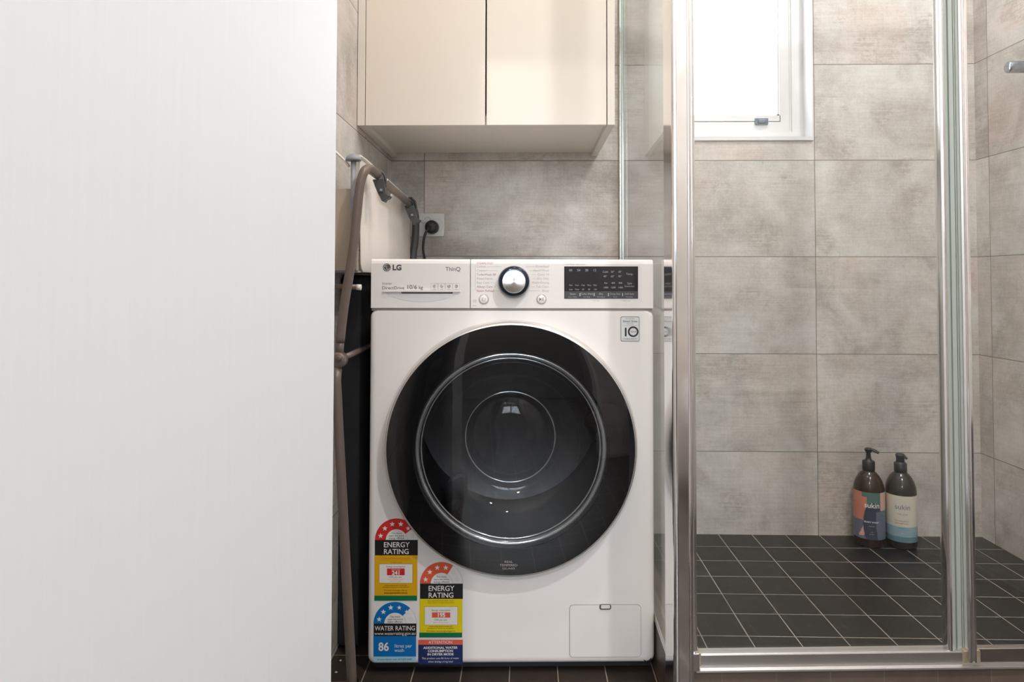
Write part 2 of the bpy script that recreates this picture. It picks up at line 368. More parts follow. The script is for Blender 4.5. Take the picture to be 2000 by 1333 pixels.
# window -------------------------------------------------------------
wx0, wx1, wz0, wz1 = WIN
wb = MB()
def frame(mb, x0, x1, z0, z1, t, y0, y1, mat):
    mb.box((x0, y0, z0), (x0 + t, y1, z1), mat).box((x1 - t, y0, z0), (x1, y1, z1), mat).box((x0 + t, y0, z0), (x1 - t, y1, z0 + t), mat).box((x0 + t, y0, z1 - t), (x1 - t, y1, z1), mat)
fr = MB(); frame(fr, wx0, wx1, wz0, wz1, .0045, WALL_Y - .006, WALL_Y + .074, 'upvc')       # reveal lining
frame(fr, wx0 + .004, wx1 - .004, wz0 + .004, wz1 - .004, .036, WALL_Y + .060, WALL_Y + .11, 'upvc')
fr.box((wx0, WALL_Y - .004, wz0 + .004), (wx1, WALL_Y + .06, wz0 + .012), 'upvc')
win = struct(fr.build('window_1', fixn=False))
sa = MB(); frame(sa, wx0 + .0400, wx1 - .0400, wz0 + .0400, wz1 - .0400, .036, WALL_Y + .068, WALL_Y + .10, 'upvc')
frame(sa, wx0 + .076, wx1 - .076, wz0 + .076, wz1 - .076, .006, WALL_Y + .074, WALL_Y + .09, 'upvc')
frame(sa, wx0 + .0400, wx1 - .0400, wz0 + .0400, wz1 - .0400, .005, WALL_Y + .0655, WALL_Y + .07, 'upvc')
sa.box((wx0 + .074, WALL_Y + .068, wz0 + .074), (wx1 - .074, WALL_Y + .10, wz0 + .094), 'upvc'); sa.box((wx0 + .076, WALL_Y + .074, wz0 + .094), (wx1 - .076, WALL_Y + .09, wz0 + .099), 'upvc')
sa.build('window_sash', win, fixn=False)
MB().box((wx0 + .079, WALL_Y + .084, wz0 + .079), (wx1 - .079, WALL_Y + .088, wz1 - .079), 'win_glass').build('window_glass', win)
lt = MB(); lt.box((.722, WALL_Y + .060, wz0 + .064), (.763, WALL_Y + .068, wz0 + .085), 'latch'); lt.box((.730, WALL_Y + .054, wz0 + .068), (.755, WALL_Y + .061, wz0 + .079), 'latch')
lt.build('window_latch', win, bev=.002)

# ceiling downlights -------------------------------------------------
for i, ((lx, ly), e, c) in enumerate(DOWNLIGHTS):
    t_ = thing('downlight', ['recessed warm ceiling downlight above the washing machine doorway', 'recessed ceiling downlight near the toilet', 'recessed ceiling downlight in the hallway outside the doorway', 'recessed ceiling downlight over the shower'][i], 'light', (lx, ly, CEIL))
    MB().lathe([(.035, -.001), (.036, -.006), (.048, -.005), (.050, 0)], (0, 0, 0), 'Z', 'upvc', 32).build('trim_ring', t_)
    MB().lathe([(0, -.002), (.036, -.002)], (0, 0, 0), 'Z', 'lamp', 32).build('lamp_lens', t_)
    a = area('downlight_beam', (lx, ly, CEIL - .012), .09, e, c)

# ---------------------------------------------------------------- shower base, kerb, screen
KZ, SZ, KT = .106, .057, .060
A0 = Vector((.268, 1.300, 0)); sdir = Vector((math.cos(R(2.8)), math.sin(R(2.8)), 0)); snrm = Vector((-sdir.y, sdir.x, 0))
def S(u, d, z): p = A0 + sdir * u + snrm * d; return (p.x, p.y, z)
SL = (WALL_R - A0.x) / sdir.x
struct(MB().box((.32, 1.34, .0), (WALL_R, WALL_Y, SZ), 'sfloor').build('floor_shower', fixn=False))
kb = MB()
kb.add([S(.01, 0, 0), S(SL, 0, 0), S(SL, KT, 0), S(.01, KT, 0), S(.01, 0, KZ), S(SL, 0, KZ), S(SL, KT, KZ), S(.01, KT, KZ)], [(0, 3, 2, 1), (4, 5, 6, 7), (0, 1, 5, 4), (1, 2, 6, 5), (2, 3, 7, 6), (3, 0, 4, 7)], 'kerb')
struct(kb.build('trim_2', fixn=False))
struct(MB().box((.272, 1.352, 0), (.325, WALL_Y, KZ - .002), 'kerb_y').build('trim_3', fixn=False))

scr = thing('shower_screen', 'framed glass shower screen with polished chrome posts standing on the tiled kerb', 'shower screen', (A0.x, A0.y, 0))
o3 = (A0.x, A0.y, 0)
def SB(mb, u0, u1, d0, d1, z0, z1, mat):
    P_ = [S(u0, d0, 0), S(u1, d0, 0), S(u1, d1, 0), S(u0, d1, 0)]
    vs = [(p[0], p[1], z) for z in (z0, z1) for p in P_]
    mb.add(vs, [(0, 3, 2, 1), (4, 5, 6, 7), (0, 1, 5, 4), (1, 2, 6, 5), (2, 3, 7, 6), (3, 0, 4, 7)], mat); return mb
def part(mb, name, par=None, bev=0, label=None, fixn=True, seg=2):
    o = mb.build(name, None, bev=bev, label=label, fixn=fixn, seg=seg); o.parent = par or scr
    o.matrix_parent_inverse = Matrix.Translation(Vector(o3)).inverted() if (par is None or par is scr) else Matrix()
    return o
TOP = 1.95
# corner post: ribbed extrusion (plan profile)
def extr(mb, prof, z0, z1, mat, smooth=False):
    mb.prism([(u, d) for u, d in prof], lambda u, d, z: S(u, d, z), z0, z1, mat, smooth)
prof = []
for k in range(7): a = R(180 + 90 * k / 6); prof.append((.007 + .007 * math.cos(a), -.008 + .007 * math.sin(a)))
prof += [(.0085, -.0145), (.0095, -.013), (.0285, -.013), (.0295, -.0150), (.031, -.0156), (.0325, -.015), (.0335, -.013), (.0365, -.012), (.037, .002), (.037, .03), (.030, .05), (0, .05)]
post = MB(); extr(post, prof, 0, TOP, 'chrome')
post_o = part(post, 'corner_post', label='wide ribbed chrome post')
pj = MB(); pr2 = [(.037, -.004), (.040, -.005), (.0425, -.004), (.0435, -.0015), (.0465, -.0005), (.047, .004), (.047, .03), (.037, .03)]
extr(pj, pr2, KZ + .03, TOP, 'chrome'); part(pj, 'wall_channel', bev=.0006)
# return panel beside the machine
GX = lambda y: .2885 - (2.133 - y) * (.0125 / .76)
rg = MB()
P0, P1 = (GX(2.118), 2.118), (GX(1.36), 1.36)
for (x, y), (x2, y2), mt in ((P0, P1, 'glass'),):
    vs = [(x, y, KZ + .012), (x2, y2, KZ + .012), (x2 + .006, y2, KZ + .012), (x + .006, y, KZ + .012)]
    vs += [(a, b2, TOP) for a, b2, _ in vs]
    rg.add(vs, [(0, 1, 5, 4), (2, 3, 7, 6)], 'glass'); rg.add(vs, [(1, 2, 6, 5), (3, 0, 4, 7), (4, 5, 6, 7)], 'glass_edge')
part(rg, 'return_glass', label='clear glass side panel next to the washing machine')
cs = MB(); cs.box((GX(2.12) - .003, 2.116, KZ), (GX(2.12) + .008, WALL_Y, TOP), 'glass_edge'); cs.box((GX(2.12) - .0055, 2.114, KZ), (GX(2.12) - .003, WALL_Y, TOP), 'dullchrome'); cs.box((GX(2.12) + .008, 2.114, KZ), (GX(2.12) + .0095, WALL_Y, TOP), 'satin')
part(cs, 'wall_seal', label='pale green seal strip at the wall')
rr_ = MB(); rr_.add([(GX(y) + dx, y, z) for y in (WALL_Y, 1.352) for dx, z in ((-.008, KZ - .002), (.014, KZ - .002), (.014, KZ + .016), (-.008, KZ + .016))],
    [(0, 1, 2, 3), (4, 7, 6, 5), (0, 4, 5, 1), (1, 5, 6, 2), (2, 6, 7, 3), (3, 7, 4, 0)], 'dullchrome')
part(rr_, 'side_rail', bev=.001, label='dull metal rail under the side panel')
# front bottom track
tr = MB(); prt = [(-.0070, KZ), (-.0080, KZ + .0015), (-.0075, KZ + .0042), (-.004, KZ + .0050), (.0000, KZ + .0055), (.0004, KZ + .0075), (.0004, KZ + .0275), (.0012, KZ + .0292), (.0035, KZ + .0298), (.0105, KZ + .0298), (.024, KZ + .0290), (.026, KZ + .006), (.026, KZ)]
tr.prism(prt, lambda d, z, u: S(u, d, z), .043, SL, 'satin'); part(tr, 'bottom_track', label='satin metal bottom track on the kerb')
cj = MB(); SB(cj, .036, .0485, -.009, .024, KZ + .004, KZ + .036, 'chrome'); SB(cj, .0485, .053, -.004, .022, KZ + .010, KZ + .035, 'grime'); part(cj, 'corner_joiner', bev=.0015)
hr = MB(); SB(hr, .03, SL, -.002, .028, TOP - .035, TOP, 'chrome'); part(hr, 'head_rail', bev=.002)
# fixed front pane
fg = MB(); SB(fg, .045, .535, .010, .016, KZ + .030, TOP - .03, 'glass'); part(fg, 'front_glass', label='clear glass front pane between the two posts')
# meeting stile (door stile, seal strip, second stile)
def stile(mb, u0, u1, d0, d1, z0, mat): SB(mb, u0, u1, d0, d1, z0, TOP - .02, mat)
st = MB(); extr(st, [(.519, .014), (.520, .004), (.5235, .001), (.528, .002), (.530, .006), (.530, .022), (.520, .022)], KZ + .030, TOP - .02, 'chrome'); part(st, 'pane_stile', label='bright chrome stile on the left of the seal strip', bev=.0007)
st = MB(); extr(st, [(.530, .010), (.538, .009), (.5385, .012), (.5405, .012), (.541, .008), (.548, .008), (.549, .011), (.5515, .011), (.552, .022), (.530, .022)], KZ + .030, TOP - .02, 'seal'); part(st, 'seal_strip', label='pale green plastic seal strip between the chrome stiles')
st = MB(); extr(st, [(.552, .004), (.553, -.004), (.556, -.0065), (.5585, -.006), (.5595, -.003), (.5625, -.003), (.5635, -.0065), (.567, -.007), (.5695, -.004), (.570, .004), (.570, .020), (.552, .020)], KZ + .012, TOP - .02, 'chrome'); part(st, 'door_stile', label='ribbed chrome stile on the right of the seal strip')
gj = MB(); SB(gj, .545, .553, -.003, .018, KZ + .009, KZ + .032, 'grime'); SB(gj, .569, .577, -.004, .018, KZ + .009, KZ + .034, 'grime'); part(gj, 'stile_deposit', bev=.002, label='crusty mineral deposit at the foot of the stile')
br = MB(); SB(br, .572, SL - .01, -.003, .012, KZ + .010, KZ + .036, 'dullchrome'); part(br, 'door_rail', bev=.0015, label='dull metal bottom rail of the right pane')
fg = MB(); SB(fg, .568, SL - .02, .002, .007, KZ + .034, TOP - .03, 'glass'); part(fg, 'door_glass', label='clear glass right-hand pane')

# chrome knob on the right shower wall
kn = thing('shower_tap', 'round chrome tap handle sticking out from the right shower wall', 'tap', (WALL_R, 1.886, 1.407))
mb = MB().lathe([(0, -.070), (.0135, -.070), (.0155, -.0685), (.0158, -.066), (.0158, -.012), (.012, -.010), (.012, -.004)], (0, 0, 0), 'X', 'tap', 40); mb.build('handle', kn)
MB().lathe([(0.0, -.006), (.026, -.006), (.028, -.004), (.028, 0)], (0, 0, 0), 'X', 'chrome', 40).build('wall_flange', kn)

# ---------------------------------------------------------------- wall cabinet
CX0, CX1, CY, CZ = -.4235, .2155, 1.700, 1.2107; CT = 1.95
cab = thing('wall_cabinet', 'cream two-door wall cabinet mounted above the washing machine', 'cabinet', (CX0, WALL_Y, CZ))
def cpart(mb, name, bev=.0008, label=None):
    o = mb.build(name, None, bev=bev, label=label); o.parent = cab; o.matrix_parent_inverse = Matrix.Translation((CX0, WALL_Y, CZ)).inverted(); return o
T = .0185
cpart(MB().box((CX0, CY, CZ), (CX0 + T, WALL_Y - .001, CT), 'lam_edge'), 'side_panel')
cpart(MB().box((CX1 - T, CY, CZ), (CX1, WALL_Y - .001, CT), 'lam_edge'), 'side_panel')
cpart(MB().box((CX0 + T, CY + .022, CZ + .012), (CX1 - T, WALL_Y - .001, CZ + .030), 'lam_edge'), 'bottom_panel')
cpart(MB().box((CX0 + T, CY + .022, CT - .018), (CX1 - T, WALL_Y - .001, CT), 'lam_edge').box((CX0 + T, WALL_Y - .012, CZ + .03), (CX1 - T, WALL_Y - .002, CT - .018), 'lam_edge'), 'carcass_panel')
mid = -.1035
cpart(MB().box((CX0 + T + .0015, CY + .001, CZ + .0005), (mid - .0018, CY + .019, CT - .002), 'laminate'), 'door')
cpart(MB().box((mid + .0018, CY + .001, CZ + .0005), (CX1 - T - .0020, CY + .019, CT - .002), 'laminate'), 'door')

# ---------------------------------------------------------------- power point
pp = thing('power_point', 'white wall socket with a round black plug on the back tiles', 'socket', (-.3145, WALL_Y, .998))
mb = MB(); mb.prism(rrect(-.0575, -.0365, .0575, .0355, .004), XZ, -.009, 0, 'socket'); mb.build('face_plate', pp, bev=.002)
mb = MB(); mb.prism(rrect(-.010, .006, .0, .0165, .003), XZ, -.013, -.008, 'socket'); mb.build('switch', pp, bev=.001)
mb = MB(); ringpoly(mb, lambda a, b2: (a, -.0094, b2), .006, .014, .0085, .0095, 0, 360, 'ink2'); ringpoly(mb, lambda a, b2: (a, -.0094, b2), .034, -.002, .020, .0206, 0, 360, 'ink3'); mb.build('outlet_ring', pp)
MB().lathe([(0, -.046), (.012, -.046), (.018, -.042), (.0205, -.032), (.0205, -.012), (.018, -.009), (0, -.009)], (.022, 0, -.0085), 'Y', 'cord', 36).build('plug', pp, label='round black plug')
pts = [(.020, -.046, -.010), (.014, -.056, -.018), (.006, -.058, -.034), (.001, -.057, -.060), (.001, -.056, -.085), (.006, -.052, -.112), (.009, -.05, -.145), (.010, -.05, -.22), (.010, -.05, -.45)]
def smoothpath(p, n=6):
    p = [Vector(x) for x in p]; out = []
    for i in range(len(p) - 1):
        a, b2, c, d = p[max(i - 1, 0)], p[i], p[i + 1], p[min(i + 2, len(p) - 1)]
        for k in range(n):
            t_ = k / n; out.append(.5 * ((2 * b2) + (c - a) * t_ + (2 * a - 5 * b2 + 4 * c - d) * t_ * t_ + (-a + 3 * b2 - 3 * c + d) * t_ ** 3))
    out.append(p[-1]); return out
MB().tube(smoothpath(pts), .0036, 'cord', 10).build('power_cord', pp, label='thin black power cord')

# ---------------------------------------------------------------- washing machine
wm = thing('washing_machine', 'white front-loading washing machine with a black ringed round door and rating stickers', 'washing machine', (-.0315, 1.471, 0), R(2.1))
W2, D_ = .3025, .555
def FX(px, py):            # millimetre drawing of the machine face -> metres
    U1 = (px - 1000) / 1000; V1 = (py - 900) / 1000
    return (-.00023 + 1.08176 * U1 + .00223 * V1 - .02215 * U1 * V1 + .01157 * U1 * U1, .44696 - .00176 * U1 - 1.07334 * V1 - .01144 * U1 * V1)
DC = (-.0027, .4745); DR = .2660
# body shell with a round door opening
body = MB(); zb, zt = .0205, .7640
def loop(ins, y, r=.016):
    return [(a, y, c) for a, c in rrect(-W2 + ins, zb + ins, W2 - ins, zt - min(ins, .003), max(.002, r - ins * .5), 6)]
steps = [(.014, 0.0005), (.009, .0008), (.005, .0025), (.002, .006), (.0005, .011), (0, .018), (0, D_)]
loops = [loop(i, y) for i, y in steps]; n = len(loops[0])
vs = [p for l in loops for p in l]
body.add(vs, [(i * n + k, i * n + (k + 1) % n, (i + 1) * n + (k + 1) % n, (i + 1) * n + k) for i in range(len(loops) - 1) for k in range(n)], 'white_metal', True)
body.add(loops[-1], [tuple(range(n))], 'white_metal')
HR = .238; NC = 64
circ = [(DC[0] + HR * math.cos(2 * PI * k / NC), .0, DC[1] + HR * math.sin(2 * PI * k / NC)) for k in range(NC)]
bm = bmesh.new(); ol = [bm.verts.new((p[0], 0.0005, p[2])) for p in loops[0]]; cl = [bm.verts.new((p[0], .0005, p[2])) for p in circ]
for L_ in (ol, cl):
    for k in range(len(L_)): bm.edges.new((L_[k], L_[(k + 1) % len(L_)]))
bmesh.ops.triangle_fill(bm, edges=bm.edges[:], use_beauty=True, normal=(0, -1, 0)); bm.verts.index_update()
body.add([v.co.copy() for v in bm.verts], [tuple(v.index for v in f.verts) for f in bm.faces], 'white_metal', False); bm.free()
body.lathe([(HR, .0005), (HR, .03)], (DC[0], 0, DC[1]), 'Y', 'white_metal', NC)
body.build('body', wm)
# lid and control fascia
zc0, zc1 = .7665, .8715
pf = [(.0, zc0), (.0, zc1 - .010), (.002, zc1 - .004), (.006, zc1 - .001), (.012, zc1), (.045, zc1), (.045, zc0)]
xs = FX(918.5, 550)[0]
def fascia(x0, x1, name):
    mb = MB(); mb.prism(pf, lambda y, z, x: (x, y, z), x0, x1, 'white_plastic'); return mb
f1 = fascia(-.3005, xs - .0006, 'd')
f1.build('detergent_drawer', wm, bev=.0012, seg=2, flat=True)
fascia(xs + .0006, .3005, 'c').build('control_fascia', wm, bev=.0012, seg=2, flat=True)
MB().box((-.298, .0445, zc0 - .004), (.298, D_ - .004, zc1 - .002), 'white_plastic').build('lid', wm, bev=.006, seg=3)
MB().box((-.299, .004, zt - .003), (.299, .04, zc0 + .001), 'seam').build('fascia_gap', wm, label='dark seam under the control panel')
# drawer pull recess: sloping crescent
Y1 = -.0004
def F(px, py, y=Y1): a, c = FX(px, py); return (a, y, c)
mb = MB(); K = 24; top = []; bot = []
for k in range(K + 1):
    s_ = k / K; px = 752 + (899 - 752) * s_; dep = math.sin(PI * min(1, s_ * 1.02)) ** .6 * 21 if 0 < s_ < 1 else 0
    top.append(F(px, 568.5)); bot.append(F(px, 568.5 + dep))
mb.add(top + bot, [(k, K + 1 + k, K + 2 + k, k + 1) for k in range(K)], 'recess')
mb.add([F(783, 568, -.0008), F(885, 568, -.0008), F(884, 573, -.0008), F(785, 573, -.0008)], [(0, 3, 2, 1)], 'ink')
mb.box((FX(748, 568)[0], -.004, FX(748, 569.5)[1]), (FX(899, 568)[0], .001, FX(748, 566)[1]), 'white_plastic')
mb.build('drawer_pull', wm, fixn=False, label='curved pull recess of the detergent drawer')
# lettering helpers on the machine face
def T_(mb, s, px, py, h, mat='ink', align='LEFT', bold=0, sx=1, y=Y1):
    ax_, az = FX(px, py); mb.text(s, h * 1.076e-3 * 1.38, lambda u, v: (ax_ + u, y, az + v), mat, align, bold, sx)
lg = MB(); c = FX(755.5, 521); f2 = lambda a, b2: (a, Y1, b2)
lg.lathe([(0, Y1), (.0083, Y1)], (c[0], 0, c[1]), 'Y', 'ink', 32)
ringpoly(lg, lambda a, b2: (a, Y1 * 2, b2), c[0], c[1], .0058, .0066, -10, -290, 'white_plastic', 24)
lg.box((c[0] - .0006, Y1 * 2.2, c[1] - .003), (c[0] + .0001, Y1 * 2, c[1] + .0035), 'white_plastic'); lg.box((c[0] - .0006, Y1 * 2.2, c[1] - .0036), (c[0] + .003, Y1 * 2, c[1] - .0029), 'white_plastic')
ringpoly(lg, lambda a, b2: (a, Y1 * 2, b2), c[0] - .003, c[1] + .0025, 0, .0009, 0, 360, 'white_plastic', 10)
T_(lg, 'LG', 766.5, 526.2, 10.6, 'ink', bold=.0007); T_(lg, 'ThinQ', 870, 528, 8.2, 'ink')
T_(lg, 'Inverter', 746.5, 554.8, 4.4, 'ink2'); T_(lg, 'DirectDrive', 746, 564.6, 6.4, 'ink', sx=1.02); T_(lg, '10/6', 793.5, 564, 8.8, 'ink', sx=.98); T_(lg, 'kg', 817.5, 564, 6.8, 'ink')
for k in range(4):
    x0 = 841.5 + k * 14.3
    for (a, b2, c2, d) in ((x0, 552.5, x0 + 13.2, 553), (x0, 565.5, x0 + 13.2, 566), (x0, 552.5, x0 + .5, 566), (x0 + 12.8, 552.5, x0 + 13.2, 566)):
        lg.add([F(a, b2), F(c2, b2), F(c2, d), F(a, d)], [(0, 3, 2, 1)], 'ink3')
    cc = FX(x0 + 6.8, 558.5); ringpoly(lg, f2, cc[0], cc[1], .0022, .0032, 20 + 60 * k, 330 + 60 * k, 'ink' if k > 1 else 'ink2', 16)
    ringpoly(lg, f2, cc[0], cc[1], 0, .0012, 0, 360, 'ink2', 8)
    lg.add([F(x0 + 3.5, 563.8), F(x0 + 10, 563.8), F(x0 + 10, 564.5), F(x0 + 3.5, 564.5)], [(0, 3, 2, 1)], 'ink2')
lg.build('drawer_lettering', wm, fixn=False)
pl = MB()
T_(pl, 'STEAMLOGIC', 931, 514.6, 4.0, 'pink', sx=1.0)
for k, (s_, m_) in enumerate((('Cotton', 'ink3'), ('Cotton+', 'ink3'), ('TurboWash 39', 'ink2'), ('Mixed Fabric', 'ink3'), ('Easy Care', 'ink3'), ('Allergy Care', 'ink2'), ('Steam Refresh', 'pink'))):
    y = 521 + k * 8.05; T_(pl, s_, 931, y, 4.4, m_)
    w_ = 931 + len(s_) * 2.55 + 4; x1 = 1003 - math.sqrt(max(0, 34 ** 2 - (y - 548) ** 2)) - 3
    if x1 > w_: pl.add([F(w_, y - 2), F(x1, y - 2), F(x1, y - 1.5), F(w_, y - 1.5)], [(0, 3, 2, 1)], 'ink3')
for k, s_ in enumerate(('Download', 'Hand+Wool', 'Quick 14', 'Dry Only', 'Wash+Drying', 'Tub Clean', 'Rinse')):
    y = 521 + k * 8.05; T_(pl, s_, 1072, y, 4.4, 'ink3', 'RIGHT')
    w_ = 1072 - len(s_) * 2.6 - 4; x1 = 1003 + math.sqrt(max(0, 34 ** 2 - (y - 548) ** 2)) + 3
    if x1 < w_: pl.add([F(x1, y - 2), F(w_, y - 2), F(w_, y - 1.5), F(x1, y - 1.5)], [(0, 3, 2, 1)], 'ink3')
pl.add([F(928, 516), F(928.5, 516), F(928.5, 568), F(928, 568)], [(0, 3, 2, 1)], 'ink3')
cc = FX(927, 588); ringpoly(pl, f2, cc[0], cc[1], .0032, .0038, -60, 240, 'ink3', 16); ringpoly(pl, f2, cc[0], cc[1], .0012, .0018, 0, 360, 'ink3', 12)
T_(pl, 'Smart', 927, 597.8, 2.6, 'ink3', 'CENTER')
T_(pl, 'TurboWash  Add Clothes', 1103.5, 516, 3.2, 'ink3', sx=.85); T_(pl, '* Air Dry', 1164, 588, 2.8, 'ink3', 'CENTER'); T_(pl, '* Hold 3 sec', 1222, 588, 2.6, 'ink3', 'CENTER')
pl.build('programme_lettering', wm, fixn=False)
for nm, px, kind in (('power_button', 945, 0), ('start_button', 1057.5, 1)):
    cx, cz = FX(px, 584); mb = MB()
    mb.lathe([(0, -.0022), (.0088, -.0022), (.0098, -.0012), (.0100, .0)], (cx, 0, cz), 'Y', 'white_plastic', 36)
    ringpoly(mb, lambda a, b2: (a, -.0006 - .0018, b2), cx, cz, .0088, .0096, 95, 440, 'ink2', 40)
    ringpoly(mb, lambda a, b2: (a, -.0012, b2), cx, cz, .0101, .0108, 0, 360, 'ink3', 40)
    if kind == 0:
        ringpoly(mb, lambda a, b2: (a, -.0025, b2), cx, cz, .0030, .0037, 125, 415, 'ink2', 24); mb.box((cx - .00035, -.0026, cz + .001), (cx + .00035, -.0024, cz + .0046), 'ink2')
    else:
        mb.add([(cx - .0042, -.0025, cz + .0036), (cx - .0042, -.0025, cz - .0036), (cx - .0004, -.0025, cz)], [(0, 1, 2)], 'ink')
        mb.box((cx + .0010, -.0026, cz - .0036), (cx + .0018, -.0024, cz + .0036), 'ink'); mb.box((cx + .0032, -.0026, cz - .0036), (cx + .0040, -.0024, cz + .0036), 'ink')
    mb.build(nm, wm, fixn=False)
# dial
cx, cz = FX(1003.5, 549)
dl = MB(); dl.lathe([(0.0245, -.024), (.0285, -.024), (.0310, -.0215), (.0325, -.017), (.0335, -.010), (.0338, 0)], (0, 0, 0), 'Y', 'dial_ring', 64)
dl.lathe([(.0245, -.024), (.0245, -.0195)], (0, 0, 0), 'Y', 'black_plastic', 64)
dlo = dl.build('programme_dial', wm, fixn=False, loc=(cx, 0, cz), label='large round programme dial with a spun metal face')
MB().lathe([(0, -.0208), (.008, -.0207), (.016, -.0204), (.0245, -.0198)], (0, 0, 0), 'Y', 'spun', 96).build('dial_face', dlo)
# display
dp = MB(); dp.prism([F(1102, 519)[::2], F(1102, 583)[::2], F(1246, 583)[::2], F(1246, 519)[::2]], XZ, -.0009, .0, 'display')
dp.add([F(1102.5, 568.5, -.0011), F(1102.5, 582.8, -.0011), F(1245.5, 582.8, -.0011), F(1245.5, 568.5, -.0011)], [(0, 1, 2, 3)], 'display_low')
DY = -.0013
for k in range(4): T_(dp, ['00', '54', '30', '12'][k], 1114.5 + k * 15.6, 528.8, 4.6, 'display_ink', 'CENTER', y=DY)
for r, row in enumerate((('Cold', '20°', '30°'), ('40°', '60°', '95°'))):
    for k, s_ in enumerate(row): T_(dp, s_, 1182 + k * 14.4, 531.5 + r * 9, 3.8, 'display_ink', 'CENTER', y=DY)
for r, row in enumerate((('No', '400', '800'), ('1000', '1200', '1400'))):
    for k, s_ in enumerate(row): T_(dp, s_, 1183 + k * 14.4, 553.5 + r * 9, 3.4, 'display_ink', 'CENTER', y=DY)
for k, s_ in enumerate(('Eco', 'Iron', 'Cup', 'Very', 'Dry')):
    T_(dp, s_, 1115 + k * 11.8, 557.5, 3.0, 'display_ink', 'CENTER', y=DY); T_(dp, ('Low', 'Time', '30', '60', '120')[k], 1115 + k * 11.8, 566, 3.0, 'display_ink', 'CENTER', y=DY)
T_(dp, 'Temp.', 1229.5, 536, 4, 'display_ink', 'CENTER', y=DY); T_(dp, 'Spin', 1229.5, 554.5, 4, 'display_ink', 'CENTER', y=DY); T_(dp, 'Remote Start', 1229.5, 559.5, 2.6, 'display_ink', 'CENTER', y=DY)
for k, (a, b2) in enumerate((('Steam', 'Steam Soften'), ('Turbo Wash', 'Pre Wash'), ('Dry', 'Eco Hybrid'), ('Delay End', 'Wi-Fi'), ('Add Item', 'Tub Clean'))):
    T_(dp, a, 1118.5 + k * 27.6, 575.3, 3.9, 'display_ink', 'CENTER', y=DY, sx=.9); T_(dp, b2, 1118.5 + k * 27.6, 580.7, 2.4, 'display_ink', 'CENTER', y=DY)
    if k: dp.add([F(1104.5 + k * 27.7, 572, DY), F(1104.5 + k * 27.7, 578, DY), F(1105.5 + k * 27.7, 578, DY), F(1105.5 + k * 27.7, 572, DY)], [(0, 1, 2, 3)], 'white')
dp.build('display_panel', wm, fixn=False, label='black display panel with pale print')
# ten year sticker
st = MB()
def Q(mb, x0, y0, x1, y1, mat, y=Y1): mb.add([F(x0, y0, y), F(x0, y1, y), F(x1, y1, y), F(x1, y0, y)], [(0, 1, 2, 3)], mat)
def RR(mb, x0, y0, x1, y1, r, mat, y): 
    a = FX(x0, y1); b2 = FX(x1, y0); pts_ = rrect(a[0], a[1], b2[0], b2[1], r, 5); mb.add([(p[0], y, p[1]) for p in pts_], [tuple(range(len(pts_)))], mat)
RR(st, 1212.3, 618.6, 1248.8, 667.4, .003, 'ink', -.0002); RR(st, 1213.2, 619.6, 1247.9, 666.4, .0025, 'recess', -.0004)
S2 = -.0007
T_(st, 'INVERTER', 1230.5, 624, 2.8, 'ink2', 'CENTER', y=S2); T_(st, 'Direct Drive', 1230.5, 629.6, 4.0, 'ink', 'CENTER', y=S2, bold=.0001); T_(st, 'MOTOR', 1230.5, 634.2, 2.6, 'ink2', 'CENTER', y=S2)
Q(st, 1216, 636, 1245, 636.4, 'ink2', S2)
T_(st, '1', 1222, 657, 17, 'black', 'CENTER', y=S2, bold=.0006)
c = FX(1236.6, 648.3); ringpoly(st, lambda a, b2: (a, S2, b2), c[0], c[1], .0078, .0114, 0, 360, 'black', 40); T_(st, 'YEAR', 1236.6, 650, 3.6, 'ink', 'CENTER', y=S2)
T_(st, 'WARRANTY', 1230.5, 664, 3.0, 'ink', 'CENTER', y=S2, sx=1.3)
st.build('warranty_sticker', wm, fixn=False, label='grey sticker with a large black 10')
# filter flap
a = FX(1112, 1283); b2 = FX(1252, 1181)
ff = MB(); ff.prism(rrect(a[0], a[1], b2[0], b2[1], .008, 6), XZ, -.0004, .0004, 'seam'); ff.prism(rrect(a[0] + .0009, a[1] + .0009, b2[0] - .0009, b2[1] - .0009, .0075, 6), XZ, -.0012, .0006, 'white_plastic')
flap = ff.build('filter_flap', wm, fixn=True)
l0 = FX(1170.5, 1190.5); l1 = FX(1193.5, 1181.5); ll = MB(); ll.prism(rrect(l0[0], l0[1], l1[0], l1[1] + .0015, .004, 4), XZ, -.0018, -.001, 'ink'); ll.prism(rrect(l0[0] + .003, l0[1] + .0035, l1[0] - .003, l1[1], .001, 4), XZ, -.0045, -.0015, 'recess'); ll.build('flap_latch', flap, label='small dark latch notch')
# chipped corner, feet
ch = MB(); zz = lambda px, py: F(px, py, -.0009 + .0022)
for pl_ in ([(1257, 1287), (1262, 1290.5), (1268, 1289), (1272, 1284), (1273, 1287), (1267, 1292), (1260, 1293)],):
    ch.add([(F(x, y)[0], .0003 if x < 1266 else .0012, F(x, y)[2]) for x, y in pl_], [tuple(range(len(pl_)))], 'black')
ch.build('paint_chip', wm, fixn=False, label='black paint chip at the lower right corner')
for sx_ in (-1, 1):
    for yy in (.05, D_ - .05):
        MB().lathe([(0, 0), (.020, 0), (.021, .006), (.016, .009), (.009, .010), (.009, .024), (0, .024)], (sx_ * .25, yy, 0), 'Z', 'black_plastic', 24).build('foot', wm)
MB().box((-.295, .02, .006), (.295, D_ - .01, .0205), 'black_plastic').build('base_plate', wm)

